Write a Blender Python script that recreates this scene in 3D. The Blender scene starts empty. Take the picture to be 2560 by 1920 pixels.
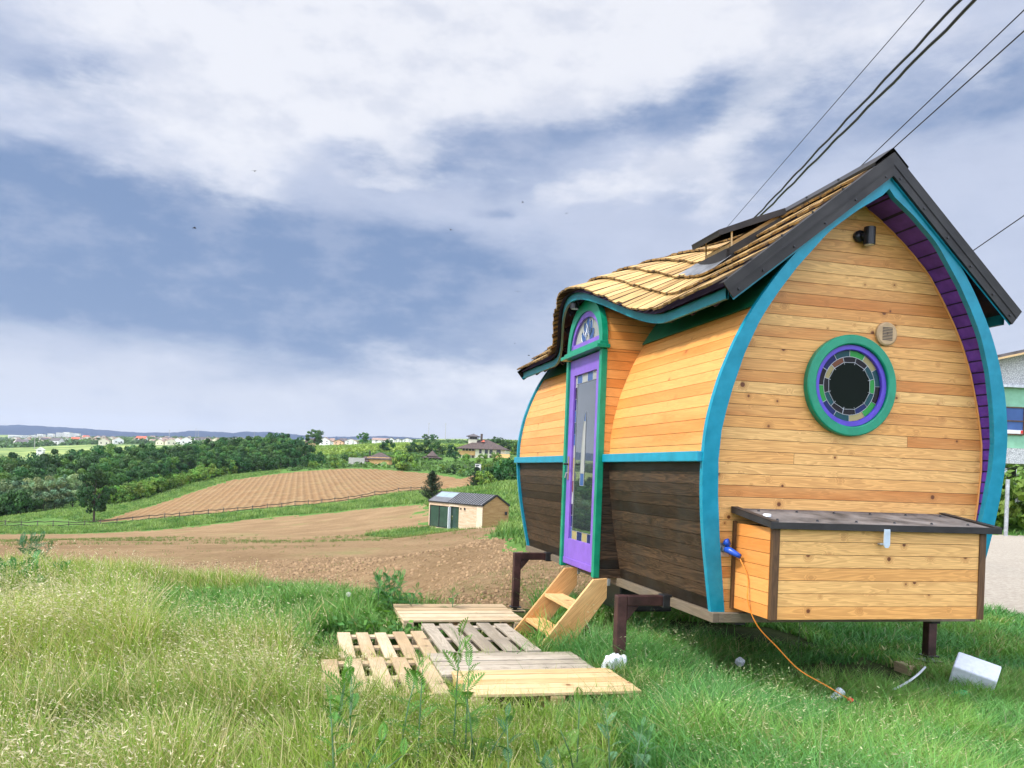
import bpy, math, random
import numpy as np
from mathutils import Vector, Matrix

# ------------------------------------------------------------------ camera
R = math.radians
EYE = 1.6
F = 2130.0; RHO = R(2.2); CX, CY = 1280.0, 1182.0
scene = bpy.context.scene
COL = scene.collection
cam_d = bpy.data.cameras.new("camera"); cam = bpy.data.objects.new("camera", cam_d); COL.objects.link(cam)
cam.location = (0, 0, EYE)
cam.rotation_euler = (Matrix.Rotation(R(90), 4, 'X') @ Matrix.Rotation(RHO, 4, 'Z')).to_euler()
cam_d.sensor_width = 36.0; cam_d.lens = 36.0 * F / 2560.0
cam_d.shift_y = (CY - 960.0) / 2560.0
cam_d.clip_start = 0.05; cam_d.clip_end = 40000
scene.camera = cam

# ------------------------------------------------------------------ exposure
scene.view_settings.view_transform = 'Standard'
scene.view_settings.look = 'None'
scene.view_settings.exposure = 0.75
scene.view_settings.gamma = 1.0
scene.view_settings.use_curve_mapping = False
scene.cycles.max_bounces = 7
scene.cycles.diffuse_bounces = 3
scene.cycles.transparent_max_bounces = 6
scene.cycles.volume_bounces = 0

# ------------------------------------------------------------------ node helpers
def nn(nt, t, **kw):
    n = nt.nodes.new(t)
    for k, v in kw.items():
        if k.startswith('i_'):
            key = k[2:]
            key = int(key) if key.isdigit() else key
            n.inputs[key].default_value = v
        else:
            setattr(n, k, v)
    return n
def mth(nt, op, a, b=None, c=None, clamp=False):
    n = nt.nodes.new('ShaderNodeMath'); n.operation = op; n.use_clamp = clamp
    for i, x in enumerate((a, b, c)):
        if x is None: continue
        if isinstance(x, (int, float)): n.inputs[i].default_value = x
        else: nt.links.new(x, n.inputs[i])
    return n.outputs[0]
def mixc(nt, fac, a, b, mode='MIX'):
    n = nt.nodes.new('ShaderNodeMix'); n.data_type = 'RGBA'; n.blend_type = mode
    for i, x in ((0, fac), (6, a), (7, b)):
        if isinstance(x, (int, float)): n.inputs[i].default_value = x
        elif isinstance(x, tuple): n.inputs[i].default_value = (*x[:3], 1)
        else: nt.links.new(x, n.inputs[i])
    return n.outputs[2]
def smooth(nt, x, a, b):
    n = nt.nodes.new('ShaderNodeMapRange'); n.interpolation_type = 'SMOOTHSTEP'
    nt.links.new(x, n.inputs[0]); n.inputs[1].default_value = a; n.inputs[2].default_value = b
    return n.outputs[0]
def s2l(r, g, b):
    f = lambda c: (c / 255.0) / 12.92 if c <= 10 else (((c / 255.0) + 0.055) / 1.055) ** 2.4
    return (f(r), f(g), f(b))

# ------------------------------------------------------------------ pixel <-> world (photograph is 2560 x 1920)
_c, _s = math.cos(RHO), math.sin(RHO)
def ray(px, py):
    a, b = px - CX, py - CY
    return Vector(((a * _c + b * _s) / F, 1.0, -(-a * _s + b * _c) / F))
def at(px, py, Y):
    r = ray(px, py) * Y
    return Vector((r.x, r.y, r.z + EYE))

# ------------------------------------------------------------------ sky and sun
SUN_EL, SUN_AZ = 50.0, 250.0        # azimuth: clockwise from +Y (north); 270 = from the left
world = bpy.data.worlds.new("World"); scene.world = world; world.use_nodes = True
nt = world.node_tree; nt.nodes.clear()
out = nn(nt, 'ShaderNodeOutputWorld'); bg = nn(nt, 'ShaderNodeBackground'); bg.inputs['Strength'].default_value = 0.1
nt.links.new(bg.outputs[0], out.inputs[0])
sky = nn(nt, 'ShaderNodeTexSky', sky_type='NISHITA', sun_disc=False)
sky.sun_elevation = R(SUN_EL); sky.sun_rotation = R(SUN_AZ)
tc = nn(nt, 'ShaderNodeTexCoord'); sep = nn(nt, 'ShaderNodeSeparateXYZ'); nt.links.new(tc.outputs['Generated'], sep.inputs[0])
X, Y, Z = sep.outputs
az0 = mth(nt, 'MULTIPLY', mth(nt, 'ARCTAN2', X, Y), 57.2958)
el0 = mth(nt, 'MULTIPLY', mth(nt, 'ARCSINE', Z), 57.2958)
def noise_el(scale, detail, sx, sy, seed, rough=0.55):
    cb = nn(nt, 'ShaderNodeCombineXYZ')
    nt.links.new(mth(nt, 'MULTIPLY', az0, sx), cb.inputs[0]); nt.links.new(mth(nt, 'MULTIPLY', el0, sy), cb.inputs[1])
    cb.inputs[2].default_value = seed
    no = nn(nt, 'ShaderNodeTexNoise', i_Scale=scale, i_Detail=detail, i_Roughness=rough)
    nt.links.new(cb.outputs[0], no.inputs['Vector'])
    return mth(nt, 'SUBTRACT', no.outputs[0], 0.5)
wx = noise_el(0.11, 5, 0.8, 1.5, 1.3); wy = noise_el(0.13, 5, 0.7, 1.6, 7.7)
az = mth(nt, 'ADD', az0, mth(nt, 'MULTIPLY', wx, 13.0))
el = mth(nt, 'ADD', el0, mth(nt, 'MULTIPLY', wy, 5.5))
KOV = 2560 / 2212
def blob(px, py, rx, ry, rot=0.0, amp=1.0):
    r = ray(px * KOV, py * KOV)
    a0 = math.degrees(math.atan2(r.x, r.y)); e0 = math.degrees(math.asin(r.z / r.length))
    dx = mth(nt, 'SUBTRACT', az, a0); dy = mth(nt, 'SUBTRACT', el, e0)
    cr, sr = math.cos(R(rot)), math.sin(R(rot))
    u = mth(nt, 'DIVIDE', mth(nt, 'ADD', mth(nt, 'MULTIPLY', dx, cr), mth(nt, 'MULTIPLY', dy, sr)), rx / 32.0)
    v = mth(nt, 'DIVIDE', mth(nt, 'SUBTRACT', mth(nt, 'MULTIPLY', dy, cr), mth(nt, 'MULTIPLY', dx, sr)), ry / 32.0)
    d = mth(nt, 'ADD', mth(nt, 'MULTIPLY', u, u), mth(nt, 'MULTIPLY', v, v))
    return mth(nt, 'MULTIPLY', mth(nt, 'EXPONENT', mth(nt, 'MULTIPLY', d, -0.7)), amp)
def total(bl):
    t = None
    for b in bl:
        o = blob(*b); t = o if t is None else mth(nt, 'ADD', t, o)
    return t
dark = total([(230, 540, 560, 105, 0, 1.5), (760, 560, 300, 60, 0, .55), (120, 150, 190, 75, -8, .5), (60, 430, 200, 60, 0, .45), (1230, 270, 330, 62, 8, .62), (1650, 200, 190, 45, 12, .5),
              (1900, 250, 240, 70, 14, .48), (2180, 190, 110, 60, 10, .62), (1090, 380, 230, 40, -4, .38), (620, 720, 520, 60, -3, .42), (300, 780, 420, 50, 0, .2), (1100, 700, 380, 90, 0, .16), (1560, 420, 260, 60, 16, .25),
              (2060, 480, 160, 90, 10, .2), (1070, 448, 50, 16, 0, .45)])
white = total([(700, 60, 420, 130, 5, .9), (1280, 60, 420, 95, 10, 1.1), (1500, 110, 240, 60, 20, .5), (560, 330, 150, 85, 15, .62), (860, 320, 110, 45, -10, .6), (860, 385, 70, 16, 0, .6), (1000, 170, 260, 60, 15, .6),
               (250, 230, 260, 60, 8, .45), (420, 400, 240, 45, -6, .35), (1640, 250, 190, 55, 22, .6), (1330, 410, 200, 34, 10, .62), (1560, 440, 120, 30, 14, .45), (1620, 300, 120, 80, 30, .35), (330, 20, 330, 50, 0, .45), (2100, 120, 120, 60, 15, .4), (900, 880, 800, 45, 0, .3), (980, 800, 330, 90, 0, .35), (1000, 790, 300, 30, -8, .3), (1880, 60, 220, 60, 20, .4)])
n1 = noise_el(0.16, 8, 0.7, 1.6, 3.1, 0.6); n2 = noise_el(0.5, 6, 0.6, 1.7, 9.1, 0.6)
nsum = mth(nt, 'ADD', mth(nt, 'MULTIPLY', n1, 1.1), mth(nt, 'MULTIPLY', n2, 0.35))
n3 = noise_el(1.1, 6, 0.6, 1.6, 4.4, 0.62)
ns2 = mth(nt, 'ADD', nsum, mth(nt, 'MULTIPLY', n3, 0.22))
D = smooth(nt, mth(nt, 'ADD', dark, mth(nt, 'MULTIPLY', ns2, -0.55)), 0.12, 0.88)
W = smooth(nt, mth(nt, 'ADD', white, mth(nt, 'MULTIPLY', ns2, 1.15)), 0.25, 0.95)
base = mixc(nt, smooth(nt, el0, 0.0, 14.0), s2l(218, 221, 231), s2l(200, 208, 229))
skyc = mixc(nt, mth(nt, 'MULTIPLY', D, 0.92), base, s2l(106, 136, 180))
skyc = mixc(nt, mth(nt, 'MULTIPLY', W, mth(nt, 'SUBTRACT', 1.0, mth(nt, 'MULTIPLY', D, 0.55))), skyc, s2l(243, 244, 250))
n4 = noise_el(0.28, 9, 0.75, 1.35, 15.5, 0.58)
tex = smooth(nt, mth(nt, 'ADD', mth(nt, 'MULTIPLY', n4, 1.0), mth(nt, 'MULTIPLY', n2, 0.35)), -0.06, 0.20)
skyc = mixc(nt, mth(nt, 'MULTIPLY', tex, 0.40), skyc, s2l(184, 193, 216))
skyc = mixc(nt, mth(nt, 'MULTIPLY', smooth(nt, el0, 5.0, -0.5), 0.45), skyc, s2l(222, 224, 228))
# unseen sky overhead and behind the viewer brightened as added fill for the gable
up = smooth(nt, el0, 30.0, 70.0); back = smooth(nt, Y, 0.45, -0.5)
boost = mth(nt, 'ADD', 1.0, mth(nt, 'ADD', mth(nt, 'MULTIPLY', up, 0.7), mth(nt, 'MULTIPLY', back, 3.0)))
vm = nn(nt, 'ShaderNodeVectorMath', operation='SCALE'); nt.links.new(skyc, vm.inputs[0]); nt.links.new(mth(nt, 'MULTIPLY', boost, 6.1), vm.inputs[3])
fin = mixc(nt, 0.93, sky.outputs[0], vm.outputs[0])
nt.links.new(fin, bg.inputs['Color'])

sun_d = bpy.data.lights.new("sun", 'SUN'); sun = bpy.data.objects.new("sun", sun_d); COL.objects.link(sun)
sun_d.energy = 2.8; sun_d.angle = R(7); sun_d.color = (1.0, 0.95, 0.86)
sd = Vector((math.sin(R(SUN_AZ)) * math.cos(R(SUN_EL)), math.cos(R(SUN_AZ)) * math.cos(R(SUN_EL)), math.sin(R(SUN_EL))))
sun.rotation_euler = sd.to_track_quat('Z', 'Y').to_euler(); sun.location = (-30, -10, 40)

# ------------------------------------------------------------------ materials
def newmat(name):
    m = bpy.data.materials.new(name); m.use_nodes = True
    nt = m.node_tree; b = nt.nodes['Principled BSDF']
    return m, nt, b
def objco(nt):
    return nn(nt, 'ShaderNodeTexCoord').outputs['Object']
def noise(nt, vec, scale, detail=4, rough=.55, dist=0.0):
    n = nn(nt, 'ShaderNodeTexNoise', i_Scale=scale, i_Detail=detail, i_Roughness=rough, i_Distortion=dist)
    if vec is not None: nt.links.new(vec, n.inputs['Vector'])
    return n.outputs[0]
def bump(nt, b, h, strength=.3, dist=.01):
    bp = nn(nt, 'ShaderNodeBump', i_Strength=strength, i_Distance=dist); nt.links.new(h, bp.inputs['Height']); nt.links.new(bp.outputs[0], b.inputs['Normal'])
def paint(name, col, rough=.45, var=.12, bmp=.15, scale=9, metal=0.0, spec=.4):
    m, nt, b = newmat(name); o = objco(nt)
    n = noise(nt, o, scale, 6, .6); n2 = noise(nt, o, scale * 9, 4, .6)
    dk = tuple(c * (1 - var * 2.2) for c in col); lt = tuple(min(1, c * (1 + var * 1.4) + .01) for c in col)
    c = mixc(nt, smooth(nt, n, .25, .75), dk, lt)
    nt.links.new(c, b.inputs['Base Color'])
    nt.links.new(mth(nt, 'ADD', rough - .1, mth(nt, 'MULTIPLY', n, .2)), b.inputs['Roughness'])
    b.inputs['Metallic'].default_value = metal; b.inputs['Specular IOR Level'].default_value = spec
    if bmp: bump(nt, b, n2, bmp, .004)
    return m
def wood(name, c_lo, c_mid, c_hi, rough=.5, grain=1.0, knots=.38, dirt=0.0, dirtcol=(.12, .11, .09), gloss=.35, knotcol=(.16, .055, .012), tone=1.0, kscale=6.5, endgrain=False):
    """grain runs along UV u (metres), face attribute pc = (random, random, random)"""
    m, nt, b = newmat(name)
    uv = nn(nt, 'ShaderNodeUVMap', uv_map='UVMap').outputs[0]
    at_ = nn(nt, 'ShaderNodeAttribute', attribute_name='pc'); sp = nn(nt, 'ShaderNodeSeparateColor'); nt.links.new(at_.outputs['Color'], sp.inputs[0])
    # knots
    vo = nn(nt, 'ShaderNodeTexVoronoi', i_Scale=kscale, i_Randomness=1.0); nt.links.new(uv, vo.inputs['Vector'])
    vs = nn(nt, 'ShaderNodeSeparateColor'); nt.links.new(vo.outputs['Color'], vs.inputs[0])
    has = mth(nt, 'LESS_THAN', vs.outputs[0], knots)
    size = mth(nt, 'ADD', .045, mth(nt, 'MULTIPLY', mth(nt, 'POWER', vs.outputs[1], 1.6), .12))
    kd = mth(nt, 'DIVIDE', vo.outputs['Distance'], size)
    knot = mth(nt, 'MULTIPLY', has, smooth(nt, kd, 1.2, .75))
    halo = mth(nt, 'MULTIPLY', has, smooth(nt, kd, 3.2, .9))
    # figure, bent round the knots
    mp = nn(nt, 'ShaderNodeMapping'); nt.links.new(uv, mp.inputs[0]); mp.inputs['Scale'].default_value = (.75, 9.5, 1)
    wv = mth(nt, 'ADD', noise(nt, mp.outputs[0], 1.5, 3, .5, .6), mth(nt, 'MULTIPLY', halo, .22))
    rings = mth(nt, 'FRACT', mth(nt, 'MULTIPLY', wv, 11.0))
    rg = mth(nt, 'MULTIPLY', smooth(nt, rings, 0.0, .75), smooth(nt, rings, 1.0, .86))
    mp2 = nn(nt, 'ShaderNodeMapping'); nt.links.new(uv, mp2.inputs[0]); mp2.inputs['Scale'].default_value = (2.0, 130, 1)
    fine = noise(nt, mp2.outputs[0], 2.0, 4, .6)
    mp3 = nn(nt, 'ShaderNodeMapping'); nt.links.new(uv, mp3.inputs[0]); mp3.inputs['Scale'].default_value = (.9, 5, 1)
    big = noise(nt, mp3.outputs[0], 1.3, 3, .5)
    c = mixc(nt, sp.outputs[0], c_mid, c_hi)
    c = mixc(nt, smooth(nt, mth(nt, 'ADD', mth(nt, 'MULTIPLY', big, .6), mth(nt, 'MULTIPLY', sp.outputs[1], .55)), .52, .95), c, c_lo)
    c = mixc(nt, mth(nt, 'MULTIPLY', rg, .42 * grain), c, tuple(v * .55 for v in c_lo))
    c = mixc(nt, mth(nt, 'MULTIPLY', smooth(nt, fine, .48, .72), .35 * grain), c, tuple(v * .6 for v in c_lo))
    c = mixc(nt, mth(nt, 'MULTIPLY', halo, .45), c, tuple(v * .62 for v in c_lo))
    c = mixc(nt, knot, c, knotcol)
    if endgrain: c = mixc(nt, mth(nt, 'MULTIPLY', smooth(nt, sp.outputs[2], .7, 1.0), .85), c, (.09, .055, .03))
    if dirt:
        d = smooth(nt, noise(nt, objco(nt), 3.5, 6, .65), .42, .7)
        c = mixc(nt, mth(nt, 'MULTIPLY', d, dirt), c, dirtcol)
    if tone != 1.0: c = mixc(nt, 1.0, c, (tone, tone, tone), 'MULTIPLY')
    nt.links.new(c, b.inputs['Base Color'])
    b.inputs['Roughness'].default_value = rough; b.inputs['Specular IOR Level'].default_value = gloss
    bump(nt, b, mth(nt, 'ADD', mth(nt, 'MULTIPLY', fine, .6), mth(nt, 'MULTIPLY', rg, .25)), .35, .002)
    return m
def leafmat(name, vary=.25, trans=.35, rough=.6, objrand=True):
    m, nt, b = newmat(name)
    a = nn(nt, 'ShaderNodeAttribute', attribute_name='Col').outputs['Color']
    if objrand:
        oi = nn(nt, 'ShaderNodeObjectInfo').outputs['Random']
        hs = nn(nt, 'ShaderNodeHueSaturation'); nt.links.new(a, hs.inputs['Color'])
        nt.links.new(mth(nt, 'ADD', .485, mth(nt, 'MULTIPLY', oi, .035)), hs.inputs['Hue'])
        nt.links.new(mth(nt, 'ADD', 1 - vary, mth(nt, 'MULTIPLY', mth(nt, 'FRACT', mth(nt, 'MULTIPLY', oi, 7.3)), vary * 2)), hs.inputs['Value'])
        a = hs.outputs[0]
    nt.links.new(a, b.inputs['Base Color'])
    b.inputs['Roughness'].default_value = rough; b.inputs['Specular IOR Level'].default_value = .3
    tr = nn(nt, 'ShaderNodeBsdfTranslucent')
    tcol = mixc(nt, 1.0, a, (1.15, 1.25, .55), 'MULTIPLY'); nt.links.new(tcol, tr.inputs[0])
    mx = nn(nt, 'ShaderNodeMixShader'); mx.inputs[0].default_value = trans
    nt.links.new(b.outputs[0], mx.inputs[1]); nt.links.new(tr.outputs[0], mx.inputs[2])
    nt.links.new(mx.outputs[0], nt.nodes['Material Output'].inputs[0])
    return m
def glassmat(name, col=(.02, .025, .022), rough=.03, spec=.8, coat=.5):
    m, nt, b = newmat(name)
    n = noise(nt, objco(nt), 1.2, 2)
    c = mixc(nt, n, tuple(v * .6 for v in col), tuple(v * 1.4 for v in col)); nt.links.new(c, b.inputs['Base Color'])
    b.inputs['Roughness'].default_value = rough; b.inputs['Specular IOR Level'].default_value = spec
    b.inputs['Coat Weight'].default_value = coat; b.inputs['Coat Roughness'].default_value = .02
    return m

M = {}
M['side'] = wood('orange_oiled_larch', (.66, .24, .05), (.78, .345, .09), (.82, .40, .12), rough=.42, grain=.5, knots=.2, knotcol=(.42, .12, .03))
M['gable'] = wood('pale_oiled_larch', (.60, .22, .05), (.81, .40, .115), (.87, .53, .19), rough=.5, grain=.85, knots=.55, knotcol=(.15, .048, .014), kscale=8.0)
M['stain'] = wood('dark_stained_larch', (.014, .009, .005), (.052, .032, .018), (.12, .070, .038), gloss=.2, rough=.5, grain=1.6, knots=.25, dirt=.45, dirtcol=(.035, .035, .03), knotcol=(.02, .012, .006))
M['skirt'] = wood('weathered_beam', (.10, .075, .045), (.165, .125, .08), (.22, .17, .11), rough=.7, grain=.8, knots=.15, dirt=.4)
M['shingle'] = wood('split_shingle', (.34, .19, .06), (.60, .37, .13), (.74, .50, .20), rough=.7, grain=1.0, knots=.05, dirt=.25, dirtcol=(.26, .17, .09), endgrain=True)
M['newwood'] = wood('fresh_pine', (.48, .27, .09), (.66, .44, .21), (.75, .54, .29), rough=.7, grain=.8, knots=.3, dirt=.22, dirtcol=(.36, .27, .15))
M['step'] = wood('oiled_step_wood', (.55, .25, .07), (.78, .45, .17), (.84, .55, .25), rough=.5, grain=.8, knots=.25)
M['palletwood'] = wood('pallet_wood', (.42, .29, .15), (.62, .46, .27), (.70, .55, .36), rough=.8, grain=.7, knots=.25, dirt=.35, dirtcol=(.25, .19, .12), knotcol=(.12, .07, .04))
M['greywood'] = wood('grey_weathered_wood', (.27, .22, .15), (.45, .38, .28), (.56, .48, .37), rough=.85, grain=.9, knots=.25, dirt=.5, dirtcol=(.2, .17, .13), knotcol=(.08, .06, .04))
M['cornertrim'] = wood('brown_trim', (.055, .025, .01), (.11, .055, .022), (.16, .08, .035), rough=.5, grain=1, knots=.1)
M['cabingable'] = wood('tan_cabin_wood', (.32, .17, .06), (.50, .30, .13), (.58, .37, .18), rough=.6, grain=.6, knots=.3)
M['cabinwood'] = wood('light_cabin_wood', (.52, .36, .22), (.74, .56, .40), (.78, .62, .46), rough=.6, grain=.5, knots=.3)
M['teal'] = paint('teal_paint', s2l(0, 136, 160), .38, .07)
M['green'] = paint('green_paint', s2l(0, 136, 100), .36, .08)
M['greendark'] = paint('dark_green_board', s2l(0, 98, 66), .5, .12)
M['purple'] = paint('purple_paint', s2l(126, 90, 184), .4, .06)
M['violet'] = paint('violet_paint', s2l(84, 62, 180), .38, .06)
M['soffit'] = paint('dark_purple_soffit', s2l(98, 54, 158), .55, .14)
M['underside'] = paint('dark_underside', (.030, .016, .05), .7, .2); M['teal_shaded'] = paint('shaded_teal_paint', s2l(0, 112, 122), .45, .08)  # fascia teal carries the shade under the eave in its colour
M['black'] = paint('anthracite_sheet', (.022, .019, .0175), .5, .2, .08, 4, spec=.3)
M['blackmetal'] = paint('black_metal', (.015, .015, .017), .35, .2, .05)
M['grey'] = paint('galvanised', (.45, .46, .47), .35, .15, .1, metal=.7)
M['lead'] = paint('lead_came', (.42, .43, .44), .4, .1, 0, metal=.6)
M['maroon'] = paint('maroon_primer', (.05, .016, .013), .45, .3, .3, 7)
M['bitumen'] = paint('felt_lid', (.13, .115, .105), .75, .35, .6, 5)
M['ventwood'] = paint('beech', (.5, .33, .17), .55, .1)
M['brass'] = paint('brass', (.6, .45, .2), .3, .1, 0, metal=.9)
M['blue'] = paint('blue_plastic', (.01, .07, .42), .3, .06, 0)
M['orangecable'] = paint('orange_cable', (.75, .24, .02), .5, .1, 0)
M['red'] = paint('red_plastic', (.6, .03, .02), .4, .1, 0)
M['rubber'] = paint('rubber', (.015, .015, .015), .8, .2, .2)
M['flash'] = paint('lead_flashing', (.16, .165, .175), .5, .2, .3)
M['foam'] = paint('white_foam', (.72, .74, .80), .7, .04, .3, 30)
M['plastic'] = paint('white_plastic', (.75, .76, .78), .4, .05, 0)
M['hasp'] = paint('zinc_hasp', (.55, .64, .72), .4, .1, 0, metal=.3)
M['bag'] = paint('plastic_bag', (.75, .76, .80), .4, .06, .3, 20)
M['bottle'] = paint('green_bottle', (.03, .36, .10), .15, .3, .2, 25)
M['concrete'] = paint('block', (.4, .38, .33), .9, .2, .5)
M['cabinglass'] = glassmat('cabin_glass', (.035, .065, .05), .08, .4, 0); M['glass'] = glassmat('window_glass', (.03, .038, .04), .02, 1.0, 1.0); M['glassdk'] = glassmat('dark_glass', (.005, .009, .006), .2, .05, 0)
for nme, c in dict(p_green=(.03, .26, .05), p_yellow=(.33, .27, .12), p_teal=(.012, .06, .07), p_blue=(.012, .02, .09), p_brown=(.16, .06, .03), p_dark=(.012, .01, .012), p_petal=(.05, .10, .25), p_cream=(.33, .33, .30), p_red=(.45, .07, .04), p_sky=(.10, .40, .40)).items():
    M[nme] = glassmat(nme, c, .15, .12, 0)
M['leaf'] = leafmat('leaves', .22, .18); M['grass'] = leafmat('grass_blades', 0, .3, .65, False); M['weed'] = leafmat('weed_leaves', .1, .25)
M['bark'] = paint('bark', (.07, .05, .035), .9, .3, .6, 12)

# ------------------------------------------------------------------ mesh builder
class MB:
    def __init__(s, dz=0.0): s.v = []; s.f = []; s.uv = []; s.pc = []; s.dz = dz
    def face(s, pts, uvs=None, pc=(.5, .5, .5)):
        i = len(s.v); s.v.extend([(p[0], p[1], p[2] + s.dz) for p in pts]); s.f.append(tuple(range(i, i + len(pts))))
        s.uv.extend(uvs if uvs else [(p[0], p[2]) for p in pts]); s.pc.append(pc)
    def box(s, c, size, rot=None, ax=None, pc=None):
        hx, hy, hz = (v / 2 for v in size); c = Vector(c)
        if ax is None: ax = max(range(3), key=lambda k: size[k])
        pc = pc or (random.random(), random.random(), random.random()); ou, ov = random.uniform(0, 40), random.uniform(0, 40)
        P = []
        for x in (-hx, hx):
            for y in (-hy, hy):
                for z in (-hz, hz): P.append(Vector((x, y, z)))
        def uvof(p, nrm):
            rest = [k for k in range(3) if k != ax]
            if nrm == ax: return (p[rest[0]] * .15 + ou, p[rest[1]] + ov)
            o = [k for k in rest if k != nrm][0]
            return (p[ax] + ou, p[o] + ov + nrm * .37)
        base = len(s.v)
        for p in P:
            q = (rot @ p if rot is not None else p) + c
            s.v.append((q.x, q.y, q.z + s.dz))
        for f, nrm in (((0, 1, 3, 2), 0), ((4, 6, 7, 5), 0), ((0, 4, 5, 1), 1), ((2, 3, 7, 6), 1), ((0, 2, 6, 4), 2), ((1, 5, 7, 3), 2)):
            s.f.append(tuple(base + k for k in f)); s.uv.extend([uvof(P[k], nrm) for k in f]); s.pc.append(pc)
    def bar(s, a, b, w, h, up=(0, 0, 1), ext=0, pc=None):
        a, b = Vector(a), Vector(b); d = (b - a); L = d.length; d.normalize(); u = Vector(up)
        sx = d.cross(u).normalized(); u = sx.cross(d).normalized()
        rot = Matrix((d, sx, u)).transposed()
        s.box((a + b) / 2, (L + ext * 2, w, h), rot, 0, pc)
    def prism(s, poly, fn, d0, d1, pc=None, caps=True):
        """poly: 2D outline; fn(u, v, d) -> 3D"""
        pc = pc or (random.random(), random.random(), random.random()); n = len(poly); ou = random.uniform(0, 30)
        A = [fn(u, v, d0) for u, v in poly]; B = [fn(u, v, d1) for u, v in poly]; i = len(s.v)
        s.v.extend([(p[0], p[1], p[2] + s.dz) for p in A + B])
        if caps:
            s.f.append(tuple(i + k for k in range(n))); s.uv.extend([(u + ou, v) for u, v in poly]); s.pc.append(pc)
            s.f.append(tuple(i + n + k for k in reversed(range(n)))); s.uv.extend([(u + ou, v) for u, v in reversed(poly)]); s.pc.append(pc)
        for k in range(n):
            l = (k + 1) % n; s.f.append((i + k, i + n + k, i + n + l, i + l))
            s.uv.extend([(poly[k][0] + ou, d0), (poly[k][0] + ou, d1), (poly[l][0] + ou, d1), (poly[l][0] + ou, d0)]); s.pc.append(pc)
    def tube(s, pts, r, n=8, caps=True, pc=(.5, .5, .5)):
        pts = [Vector(p) for p in pts]; rs = r if isinstance(r, (list, tuple)) else [r] * len(pts); i0 = len(s.v); prev = None
        for k, p in enumerate(pts):
            d = (pts[min(k + 1, len(pts) - 1)] - pts[max(k - 1, 0)]).normalized()
            a = prev if prev is not None else (Vector((0, 0, 1)) if abs(d.z) < .9 else Vector((1, 0, 0)))
            sx = d.cross(a).normalized(); sy = sx.cross(d).normalized(); prev = sy
            for j in range(n):
                t = 2 * math.pi * j / n; q = p + sx * math.cos(t) * rs[k] + sy * math.sin(t) * rs[k]; s.v.append((q.x, q.y, q.z + s.dz))
        for k in range(len(pts) - 1):
            for j in range(n):
                a = i0 + k * n + j; b = i0 + k * n + (j + 1) % n
                s.f.append((a, b, b + n, a + n)); s.uv.extend([(k * .1, j * .01), (k * .1, j * .01 + .01), (k * .1 + .1, j * .01 + .01), (k * .1 + .1, j * .01)]); s.pc.append(pc)
        if caps:
            for base, rev in ((i0, True), (i0 + (len(pts) - 1) * n, False)):
                idx = list(range(base, base + n)); idx = idx[::-1] if rev else idx
                s.f.append(tuple(idx)); s.uv.extend([(0, 0)] * n); s.pc.append(pc)
    def build(s, name, mat, parent=None, smooth=False, bev=0.0):
        me = bpy.data.meshes.new(name); me.from_pydata(s.v, [], s.f); me.update()
        uvl = me.uv_layers.new(name='UVMap'); uvl.data.foreach_set('uv', np.array(s.uv, dtype=np.float32).ravel())
        at_ = me.attributes.new('pc', 'FLOAT_COLOR', 'FACE')
        at_.data.foreach_set('color', np.array([(a, b, c, 1) for a, b, c in s.pc], dtype=np.float32).ravel())
        if smooth: me.polygons.foreach_set('use_smooth', [True] * len(me.polygons))
        me.materials.append(M[mat] if isinstance(mat, str) else mat)
        o = bpy.data.objects.new(name, me); COL.objects.link(o)
        if parent is not None: o.parent = parent
        if bev:
            b = o.modifiers.new('bevel', 'BEVEL'); b.width = bev; b.segments = 2; b.limit_method = 'ANGLE'; b.angle_limit = R(40)
        return o
def tag(o, label=None, cat=None, group=None, kind=None):
    if label: o['label'] = label
    if cat: o['category'] = cat
    if group: o['group'] = group
    if kind: o['kind'] = kind
    return o
def empty(name, loc=(0, 0, 0), rz=0.0, label=None, cat=None, group=None):
    o = bpy.data.objects.new(name, None); o.empty_display_size = .3; COL.objects.link(o)
    o.location = loc; o.rotation_euler = (0, 0, rz)
    return tag(o, label, cat, group)
def copy_tree(o, parent=None):
    c = o.copy(); COL.objects.link(c); c.parent = parent
    for ch in list(o.children): copy_tree(ch, c)
    return c
def lerp(a, b, t): return a + (b - a) * t
def interp(x, xs, ys): return float(np.interp(x, xs, ys))

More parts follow.
